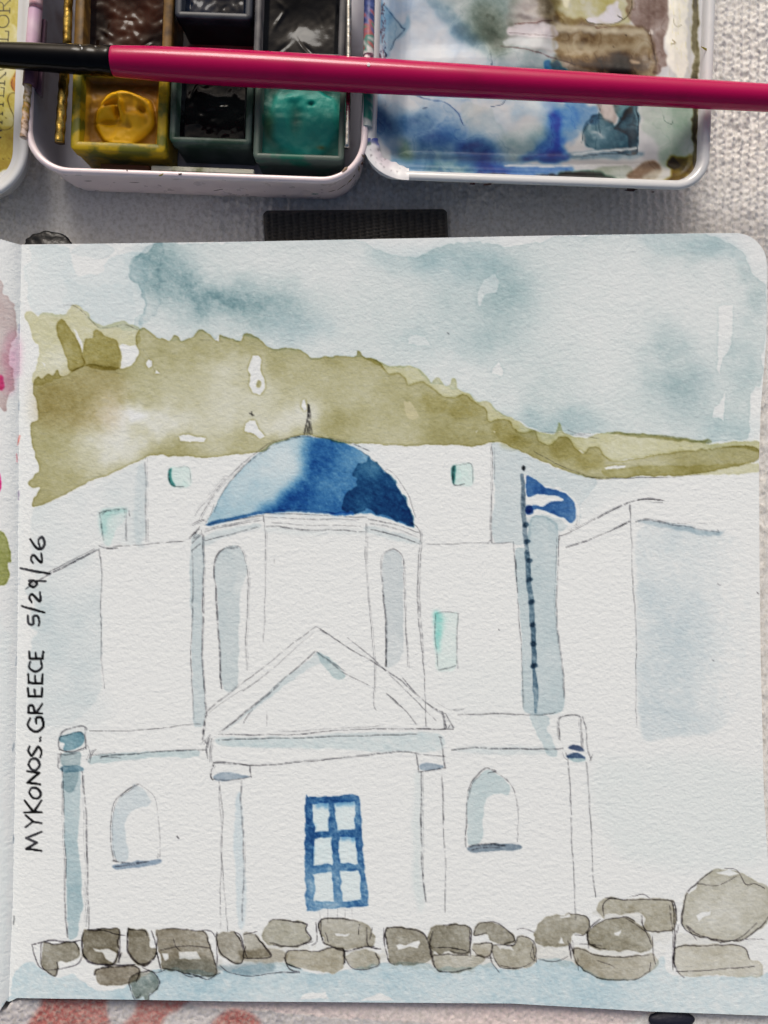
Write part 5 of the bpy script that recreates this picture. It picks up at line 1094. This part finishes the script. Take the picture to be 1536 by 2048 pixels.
for ch, y0, y1 in [('R',-4,26),('O',30,55),('L',60,82),('O',88,112),('C',133,156),('R',159,182) if False else ('O',112,134)][:4] + [('C',117,141),('R',145,170),('E',173,194),('T',198,220),('A',224,248),('W',252,284)][::1]:
    for stp in SER[ch]:
        pts = [(float(xb(y1 - u * (y1 - y0))) - v * 25, y1 - u * (y1 - y0)) for u, v in stp]
        yc.line(pts, 2.6 if (len(stp) == 2 and abs(stp[0][1] - stp[1][1]) > .6) else 1.9, (34,32,22), dens=1.1, grain=.08, wob=.15, smooth=len(stp) > 3, name=li, taper=.05)
YX, YY = np.meshgrid(np.concatenate([np.arange(-560, -60, 12.0), np.arange(-60, 70, 1.6)]), np.concatenate([np.arange(-600, -20, 12.0), np.arange(-20, 384, 1.7)]))
YZ = np.full(YX.shape, .0084)
for it in range(2):
    s = (DT - YZ) / F
    wx, wy = (YX - 768) * s - YC.x, (1024 - YY) * s - YC.y
    u, v = wx * ct - wy * st_, wx * st_ + wy * ct
    hw_, hh_, r_ = 318 * ky, 578 * ky, 105 * ky
    qx, qy = np.abs(u) - (hw_ - r_), np.abs(v) - (hh_ - r_)
    dy_ = r_ - (np.hypot(np.maximum(qx, 0), np.maximum(qy, 0)) + np.minimum(np.maximum(qx, qy), 0))
    YZ = np.where(dy_ > .0034, .0083, .0083 + .0002 * np.clip((.0034 - dy_) / .001, 0, 1))
dyc = (dy_[:-1, :-1] + dy_[1:, 1:]) / 2
lf = sheet("lid_lining", YX, YY, YZ, yc, M_stained, None, keep=lambda a, b: dyc > .0031)
lf.parent = left_lid
for ch in list(lf.children): ch.parent = left_lid

# hinges, rails and the clip strip
def rod(name, a, b, r, m, parent, n=20, r2=None, wob=0.0, seed=0, colors=None, segs=1, cap=True):
    d = (b - a)
    L = d.length
    q = d.to_track_quat('Z', 'Y').to_matrix()
    rg = random.Random(seed)
    V, Q, C = [], [], []
    for i in range(segs + 1):
        t = i / segs
        rr = r + ((r2 if r2 is not None else r) - r) * t
        for k_ in range(n):
            an = 2 * math.pi * k_ / n
            w_ = rr * (1 + wob * math.sin(an * 3 + t * L * 2500 + rg.uniform(-.4, .4)))
            V.append(a + d * t + q @ Vector((w_ * math.cos(an), w_ * math.sin(an), 0)))
            if colors: C.append(colors(t, an))
    for i in range(segs):
        for k_ in range(n):
            k2 = (k_ + 1) % n
            Q.append((i * n + k_, i * n + k2, (i + 1) * n + k2, (i + 1) * n + k_))
    for base_, in ((0,), (segs * n,)):
        V.append(a if base_ == 0 else b)
        if colors: C.append(C[base_])
        c_ = len(V) - 1
        for k_ in range(0, n, 2):
            Q.append((base_ + k_, base_ + k_ + 1, base_ + (k_ + 2) % n, c_))
    return link(name, mesh_np(name, [tuple(v_) for v_ in V], Q, np.array(C) if colors else None), parent, m)
def stain(stops, blotch, seed):
    rg = np.random.default_rng(seed)
    f = rg.uniform(6, 40, 8)
    p_ = rg.uniform(0, 6, 8)
    cols = [lin(c) for c in stops]
    def fn(t, an):
        x = t * (len(cols) - 1) + .5 * math.sin(f[0] * t + p_[0]) * blotch + .4 * blotch * math.sin(f[1] * t + 2 * an + p_[1]) + .3 * blotch * math.sin(f[2] * t * 2 + 3 * an + p_[2])
        x = min(max(x, 0), len(cols) - 1.001)
        i = int(x)
        g = x - i
        g = g * g * (3 - 2 * g)
        return cols[i] * (1 - g) + cols[i + 1] * g
    return fn
# left hinge barrel: pink, then a scraped rim
rod("hinge", P(84, -420, .0135), P(72, 16, .0135), .00125, M_stained, tin, colors=stain([(210,190,200),(200,170,180),(150,40,50),(212,180,190)], .5, 2), segs=60)
rod("hinge", P(71, 20, .0138), P(59, 172, .0138), .0013, M_stained, tin, colors=stain([(205,170,196),(216,190,206),(200,168,190),(120,84,104),(110,72,92)], .3, 3), segs=50)
plate("hinge_leaf", [P(84, 38, .0128), P(91, 38, .0128), P(82, 192, .0128), P(66, 178, .0128)], .0118, .0128, mat("plum_enamel", (92, 66, 84), rough=.35), tin, 0)
rod("scraped_edge", P(56.5, 170, .0142), P(47.5, 276, .0142), .00068, M_stained, tin, colors=stain([(150,120,60),(214,196,178),(120,104,40),(196,150,70),(206,180,160),(116,84,40),(210,190,180)], 1.2, 4), segs=60, n=14, wob=.1)
# right hinge between body and mixing lid
rod("hinge", P(739.5, -30, .0132), P(737, 112, .0132), .00105, M_stained, tin, colors=stain([(190,196,206),(70,90,150),(30,50,110),(90,100,150),(170,90,90),(60,130,120),(200,200,200)], 1.6, 5), segs=70, n=24)
rod("hinge", P(736.5, 150, .0132), P(734, 256, .0132), .00105, M_stained, tin, colors=stain([(60,90,96),(150,150,150),(20,130,110),(16,120,104),(180,190,188)], .7, 6), segs=60, n=24)
rod("hinge", P(750, -420, .0132), P(740, -34, .0132), .00105, M_stained, tin, colors=stain([(190,196,206),(120,130,160),(190,196,206)], 1, 7), segs=40, n=24)
rod("rail", P(698.5, -420, .0132), P(697, 170, .0132), .00055, M_steel, tin, segs=40, wob=.03)
rod("rail", P(697, 172, .0132), P(694, 296, .0132), .00055, M_steel, tin, segs=20, wob=.03)
rod("rail", P(150, -420, .0126), P(134, 92, .0126), .00085, M_gold, tin, segs=60, wob=.06, seed=2)
rod("rail", P(129, 146, .0128), P(119, 286, .0128), .00095, M_gold, tin, segs=40, wob=.06, seed=3)
M_strip = mat("stained_strip", (186, 186, 170), rough=.4, mottle=((110, 116, 80), 420, .5, .66))
plate("clip_strip", [P(302, 330, .0095), P(302, 341, .0095), P(508, 349, .0095), P(508, 338, .0095)], .0085, .0095, M_strip, tin, .0002, 1)
plate("clip_strip", [P(200, 326, .008), P(200, 340, .008), P(300, 343, .008), P(300, 330, .008)], .0068, .008, mat("brown_strip", (84, 44, 22), rough=.5), tin, .0002, 1)

# flecks of paint on the front of the tin
M_fleck = mat("paint_fleck", (56, 26, 18), rough=.6)
M_fleck2 = mat("olive_fleck", (130, 120, 40), rough=.6)
M_stain = mat('brown_stain', (120, 96, 74), rough=.5)
def fleck(px, py, z, w_, h_, m, parent, rot=0.0, normal=(0, 0, 1), seed=0):
    rg = random.Random(seed)
    c = P(px, py, z)
    nrm = Vector(normal).normalized()
    q = nrm.to_track_quat('Z', 'Y').to_matrix()
    bm = bmesh.new()
    ring = []
    for i in range(11):
        a = 2 * math.pi * i / 11
        r_ = rg.uniform(.6, 1.15)
        v2 = Vector((w_ * r_ * math.cos(a), h_ * r_ * math.sin(a), 0))
        v2.rotate(Euler((0, 0, rot)))
        ring.append(bm.verts.new(c + q @ v2))
    t_ = bm.verts.new(c + nrm * .00008)
    for i in range(11): bm.faces.new((ring[i], ring[(i + 1) % 11], t_))
    return link("paint_fleck", mesh_bm("paint_fleck", bm), parent, m)
for i, (x, y, z, a, b, m_, ro, nn) in enumerate([(436,380,.00815,.0012,.00016,M_fleck,.35,(0,-1,.04)), (360,348,.01405,.0004,.00025,M_fleck,0,(0,0,1)), (322,350,.01395,.0005,.0002,M_fleck2,.4,(0,-.3,1)), (254,340,.01410,.0002,.0002,M_fleck,0,(0,0,1)), (270,365,.01120,.0012,.00012,M_fleck,-.05,(0,-1,.04)), (176,362,.0112,.0008,.00012,M_fleck,0,(0,-1,.04)),
                                                (724,327,.01385,.0003,.0003,M_fleck,0,(.5,-.5,1)), (708,352,.0124,.0005,.0002,M_fleck,.6,(.6,-.8,.3)), (718,338,.0132,.0007,.0003,M_stain,.9,(.7,-.5,.5)), (700,362,.0112,.0010,.00022,M_stain,.5,(.5,-.8,.2)), (684,374,.0098,.0012,.00016,M_stain,.35,(.4,-.9,.1)), (664,382,.0086,.0010,.00014,M_stain,.15,(.2,-1,.05)), (726,312,.0137,.0003,.0006,M_stain,.2,(.9,-.3,.6)), (690,338,.0141,.0010,.0003,M_stain,.7,(0,0,1)), (630,388,.0072,.0010,.0002,mat("teal_fleck",(20,110,96),rough=.5),0,(0,-1,.04)), (1262,379,.01235,.0013,.00035,M_fleck,0,(0,-.6,1)), (1306,384,.01225,.0004,.00014,M_fleck,0,(0,-.6,1)), (945,368,.0128,.0006,.00022,M_fleck,0,(0,-.6,1)), (975,369,.0128,.0010,.00025,M_fleck,.1,(0,-.6,1)),
                                                (1415,100,.0129,.00025,.0026,M_fleck2,.05,(.7,0,1)), (78,222,.0075,.0003,.0004,M_fleck,0,(1,0,.1)), (84,228,.007,.0002,.0003,M_fleck,0,(1,0,.1)), (706,190,.0088,.0007,.0001,M_fleck,.4,(-1,0,.1))]):
    fleck(x, y, z, a, b, m_, tin, ro, nn, i)

# ------------------------------------------------------------------ half pans of paint
def hnoise(n, m, sc, seed):
    return fnoise(n, m, sc, seed)
def pan(x0, x1, y0, y1, zt, plastic, label, paint, seed, wall=.0011, depth=.0028, zb=.0013, inset=None):
    kz = (DT - zt) / F
    c = P((x0 + x1) / 2, (y0 + y1) / 2, zt)
    hw_, hh_ = (x1 - x0) / 2 * kz, (y1 - y0) / 2 * kz
    o = empty("paint_pan", Vector((c.x, c.y, zb)), label, "paint pan", "half pans of paint in the tin")
    W_ = wall
    pr = [(.0009, zb), (.0005, zb + .0004), (.00025, zt - .003), (.0, zt - .0028), (0, zt - .0002), (.0002, zt), (W_ - .0002, zt), (W_, zt - .0002), (W_ + .0002, zt - depth - .0012)]
    sweep("pan_body", pr, hw_, hh_, .0010, c, TH, plastic, o, cap1=True, n=4)
    nx_, ny_ = 90, 90
    iw, ih = hw_ - W_ - .0001, hh_ - W_ - .0001
    U, V_ = np.meshgrid(np.linspace(-1, 1, nx_), np.linspace(-1, 1, ny_))
    hgt, colr = paint(U, V_, seed)
    z = zt - depth + hgt
    lx, ly = U * iw, V_ * ih
    a, b = math.cos(TH), math.sin(TH)
    VV = np.stack([c.x + lx * a - ly * b, c.y + lx * b + ly * a, z], -1).reshape(-1, 3)
    I_ = np.arange(nx_ * ny_).reshape(ny_, nx_)
    q = np.stack([I_[:-1, :-1], I_[:-1, 1:], I_[1:, 1:], I_[1:, :-1]], -1).reshape(-1, 4)
    link("paint_cake", mesh_np("paint_cake", VV, q, colr.reshape(-1, 3)), o, M_cake if seed != 3 and seed != 6 else M_cakeS)
    return o
M_cake = mat("wet_paint", rough=.13, attr=True, spec=.14, coat=.0, bumps=[(300, .00005, 4, (1, 1, 1))])
M_cakeS = mat("creamy_paint", rough=.5, attr=True, spec=.35, bumps=[(500, .0002, 4, (1, 1, 1))])
def mixc(a, b, f): return lin(a)[None, None] * (1 - f[..., None]) + lin(b)[None, None] * f[..., None]
def ridge(U, V, x, y, rx, ry, rot, a):
    c_, s_ = math.cos(rot), math.sin(rot)
    u, v = (U - x) * c_ + (V - y) * s_, -(U - x) * s_ + (V - y) * c_
    return a * np.exp(-(u / rx) ** 2 - (v / ry) ** 2)
def yellow(U, V, s):
    n1, n2 = hnoise(90, 90, 7, s), hnoise(90, 90, 2.2, s + 1)
    u, v = (U - .02) / .88, (V + .16) / .74
    n14 = hnoise(90, 90, 14, s + 5)
    rho = np.hypot(u, v) + .03 * n1 + .07 * n14
    an_ = np.arctan2(v, u)
    dab = 1 / (1 + np.exp((rho - 1.0) / .035))
    h = .0009 * dab - .0004 * np.exp(-((rho - 1.02) / .07) ** 2) * (.5 + .5 * np.sin(an_ * 2 + 1)) + .0004 * np.exp(-((rho - .86) / .09) ** 2) * (.5 + .5 * np.cos(an_ - 1)) + .00028 * np.sin(2 * an_ + 6 * rho) * dab * np.clip(rho * 2, 0, 1)
    h += ridge(U, V, -.42, -.02, .24, .14, .5, .0014) + ridge(U, V, -.02, .10, .07, .28, .2, .0019) - ridge(U, V, -.14, .0, .06, .2, .1, .0016) + ridge(U, V, .38, -.18, .30, .20, -.3, .0012) + ridge(U, V, .0, -.52, .5, .12, 0, .0004)
    h -= ridge(U, V, -.32, .26, .22, .07, .3, .0014) + ridge(U, V, .5, .12, .10, .10, 0, .0012) + ridge(U, V, -.40, -.30, .3, .06, .1, .0009) + ridge(U, V, .22, -.46, .10, .07, 0, .0003)
    h += .00009 * n1 + .00004 * n2
    h += .0006 * np.clip((np.maximum(np.abs(U), np.abs(V)) - .86) / .14, 0, 1)
    hb_ = gblur(h, 5)
    f = np.clip(.25 + .75 * dab + .55 * np.clip((h - hb_) / .00025, -1, .6) + .12 * n1 - .35 * np.exp(-((rho - 1.02) / .06) ** 2), 0, 1)
    top = np.clip((V - .45) / .3, 0, 1)
    col = mixc((158,108,2), (250,190,14), f)
    col = col * (1 - .6 * top[..., None] * (1 - dab[..., None]))
    return h, col
def bumpy(c1, c2, amp, sc, big=.0):
    def fn(U, V, s):
        n1, n2, n3 = hnoise(90, 90, sc, s), hnoise(90, 90, 2.5, s + 1), hnoise(90, 90, 24, s + 2)
        rg_ = random.Random(s)
        h0 = sum(ridge(U, V, rg_.uniform(-.8, .8), rg_.uniform(-.8, .8), rg_.uniform(.10, .26), rg_.uniform(.04, .09), rg_.uniform(-1.2, 1.2), rg_.uniform(-.00018, .0002)) for _ in range(11))
        h = h0 + amp * (n1 * .6 + n3 * .2) + amp * .12 * n2 - big * np.exp(-(U / .6) ** 2 - (V / .6) ** 2) + .0006 * np.clip((np.maximum(np.abs(U), np.abs(V)) - .88) / .12, 0, 1)
        return h, mixc(c1, c2, np.clip(.5 + .3 * n1 + .25 * n3, 0, 1))
    return fn
def turq(U, V, s):
    n1, n2 = hnoise(90, 90, 9, s), hnoise(90, 90, 2.5, s + 1)
    rho = np.hypot((U - .08) / .92, (V + .06) / .86) + .05 * n1
    dab = 1 / (1 + np.exp((rho - 1) / .05))
    h = .0005 * dab + .00009 * n1 + .00004 * n2 - ridge(U, V, -.15, -.05, .22, .45, .1, .0005) - ridge(U, V, .25, .32, .08, .05, 0, .0006) + ridge(U, V, -.25, .45, .35, .1, .2, .0004) - ridge(U, V, .6, .62, .2, .06, -.5, .0004)
    f = np.clip(.3 + .7 * dab + .15 * n1 - ridge(U, V, -.15, -.05, .2, .4, 0, .45), 0, 1)
    hb_ = gblur(h, 6)
    f = np.clip(f + .4 * np.clip((h - hb_) / .0003, -1, .6), 0, 1)
    col = mixc((3,78,66), (6,140,128), f)
    g = ridge(U, V, -.82, -.2, .14, .3, 0, .6) + ridge(U, V, .55, -.72, .12, .05, 0, .9)
    col = col * (1 - g[..., None]) + lin((70,86,10))[None, None] * g[..., None]
    return h, col
P_olive = mat("olive_plastic", (176, 148, 16), rough=.42, spec=.3, mottle=((100, 100, 24), 260, .46, .58), bumps=[(300, .0001, 3, (1, 1, 1))])
P_brown = mat("amber_plastic", (112, 84, 36), rough=.42, spec=.3, mottle=((70, 50, 22), 260, .46, .58))
P_green = mat("green_grey_plastic", (74, 92, 84), rough=.42, spec=.3, mottle=((44, 70, 56), 240, .47, .57))
P_teal = mat("teal_grey_plastic", (84, 100, 92), rough=.42, spec=.3, mottle=((30, 100, 82), 200, .52, .62))
P_grey = mat("grey_plastic", (92, 92, 94), rough=.42, spec=.3, mottle=((50, 54, 62), 240, .45, .7))
P_smoke = mat("smoke_plastic", (48, 54, 64), rough=.42, spec=.3, mottle=((24, 28, 40), 240, .45, .7))
pan(143, 334, 126, 303, .0124, P_olive, "olive stained half pan holding a swirled dab of yellow paint", yellow, 3, wall=.0018)
pan(341, 505, 118, 287, .0122, P_green, "green tinted half pan of glossy black paint between the yellow and turquoise ones", bumpy((4,5,7), (10,14,16), .00016, 9, .0006), 11, wall=.0012, depth=.0034)
pan(509, 691, 124, 320, .0122, P_teal, "half pan of matt turquoise paint next to the steel rail", turq, 6, wall=.0012)
pan(150, 346, -92, 112, .0124, P_brown, "amber stained half pan of glossy brown paint behind the brush", bumpy((20,8,3), (54,24,9), .00030, 10, .0008), 14, wall=.0019, depth=.0032)
pan(352, 507, -142, 38, .0122, P_smoke, "half pan of navy paint set back from the brush, bare tin in front of it", bumpy((5,9,20), (16,26,44), .00016, 9, .0004), 17, wall=.0014)
pan(510, 692, -82, 118, .0122, P_grey, "grey half pan of shiny black paint touching the steel rail", bumpy((4,4,6), (12,14,18), .00009, 13, .0007), 21, wall=.0013, depth=.003)
# red stain on the bare tin floor
rs = Canvas(340, 40, 180, 70, (.42, .41, .40), seed=81, paper=(170, 168, 166))
rs.wash([(430,70),(480,58),(500,70),(505,100),(400,110),(380,95)], (150,60,60), dens=.7, edge=.5, rough=6, soft=2, blobs=[(490,75,16,12,.5)])
rs.wash([(345,50),(510,52),(510,64),(345,60)], (120,30,40), dens=.9, edge=.3, rough=3, soft=2)
SX, SY = np.meshgrid(np.arange(344, 514, 3.0), np.arange(44, 108, 3.0))
sheet("stained_floor", SX, SY, np.full(SX.shape, .0024), rs, M_stained, tin)

# ------------------------------------------------------------------ the brush
ZB = .0172
kb = (DT - ZB) / F
A, B = P(-700, 110 - .056 * 700, ZB), P(2500, 110 + .056 * 2500, ZB)
axis = (B - A).normalized()
qb = axis.to_track_quat('X', 'Z').to_matrix()
brush = empty("paintbrush", P(420, 133.5, ZB), "magenta handled paintbrush with black ferrule lying across the open paint tin", "paintbrush")
def lathe(name, prof, m, parent, n=40):
    V, Q = [], []
    for px, dpx in prof:
        o_ = A + axis * ((px + 700) * kb / math.cos(math.atan(.056)))
        for i in range(n):
            a = 2 * math.pi * i / n
            V.append(tuple(o_ + qb @ Vector((0, dpx / 2 * kb * math.cos(a), dpx / 2 * kb * math.sin(a)))))
    for j in range(len(prof) - 1):
        for i in range(n):
            i2 = (i + 1) % n
            Q.append((j * n + i, j * n + i2, (j + 1) * n + i2, (j + 1) * n + i))
    return link(name, mesh_np(name, V, Q), parent, m)
xsb = np.linspace(224, 2150, 90)
hp = [(223.5, 1), (223.5, 46), (224.5, 52), (227, 56), (232, 57)] + [(x, float(np.interp(x, [232, 300, 420, 560, 740, 932, 1024, 1536, 1900, 2120, 2150], [57, 62, 66, 66.5, 64, 60.5, 58.5, 51, 42, 32, 30]))) for x in xsb[1:]] + [(2158, 22), (2160, 1)]
lathe("handle", hp, M_magenta, brush)
fp = [(-170, 30), (-160, 36)] + [(x, float(np.interp(x, [-160, 0, 120, 226], [36, 47, 54, 57]))) for x in np.linspace(-150, 150, 20)]
fp += [(156, 55.5), (162, 54), (168, 53), (174, 54), (180, 56), (186, 56), (192, 54.5), (198, 53.5), (204, 55), (210, 57), (218, 57.2), (226, 57.2), (227.5, 54), (228, 46)]
lathe("ferrule", fp, M_ferrule, brush)
lathe("bristles", [(-330, 1), (-320, 6), (-280, 22), (-220, 33), (-168, 31)], M_hair, brush)
sp = P(740, 156, ZB)
o_ = A + axis * ((740 + 700) * kb)
blobmesh("paint_speck", o_ + Vector((0, .00038, .00312)), .00032, .00036, .00006, mat("white_speck", (220, 214, 214), rough=.5), brush)
M_crimp_glint = mat("crimp_glint_silver", (150, 156, 164), rough=.3, metal=.8, bumps=[(900, .0002, 3, (1, 1, 1))])  # silver for the highlights painted onto the ferrule crimps

for i, (x, dy) in enumerate([(168, -17), (178, -16), (173, -9), (198, -17), (208, -16), (203, -8)]):
    cy0 = 110 + .056 * x
    rr = 26.5 * kb
    yo = -dy * kb
    base_p = P(x, cy0, ZB)
    fl = fleck(x, cy0, ZB, .00022, .0006 if i % 3 < 2 else .0004, M_crimp_glint, brush, [.5, -.5, 0.1][i % 3], (0, yo, math.sqrt(rr * rr - yo * yo)), 30 + i)
    fl.name = "crimp_glint"
    me_ = fl.data
    off = Vector((0, yo, math.sqrt(rr * rr - yo * yo))) * 1.0
    me_.transform(Matrix.Translation(off))
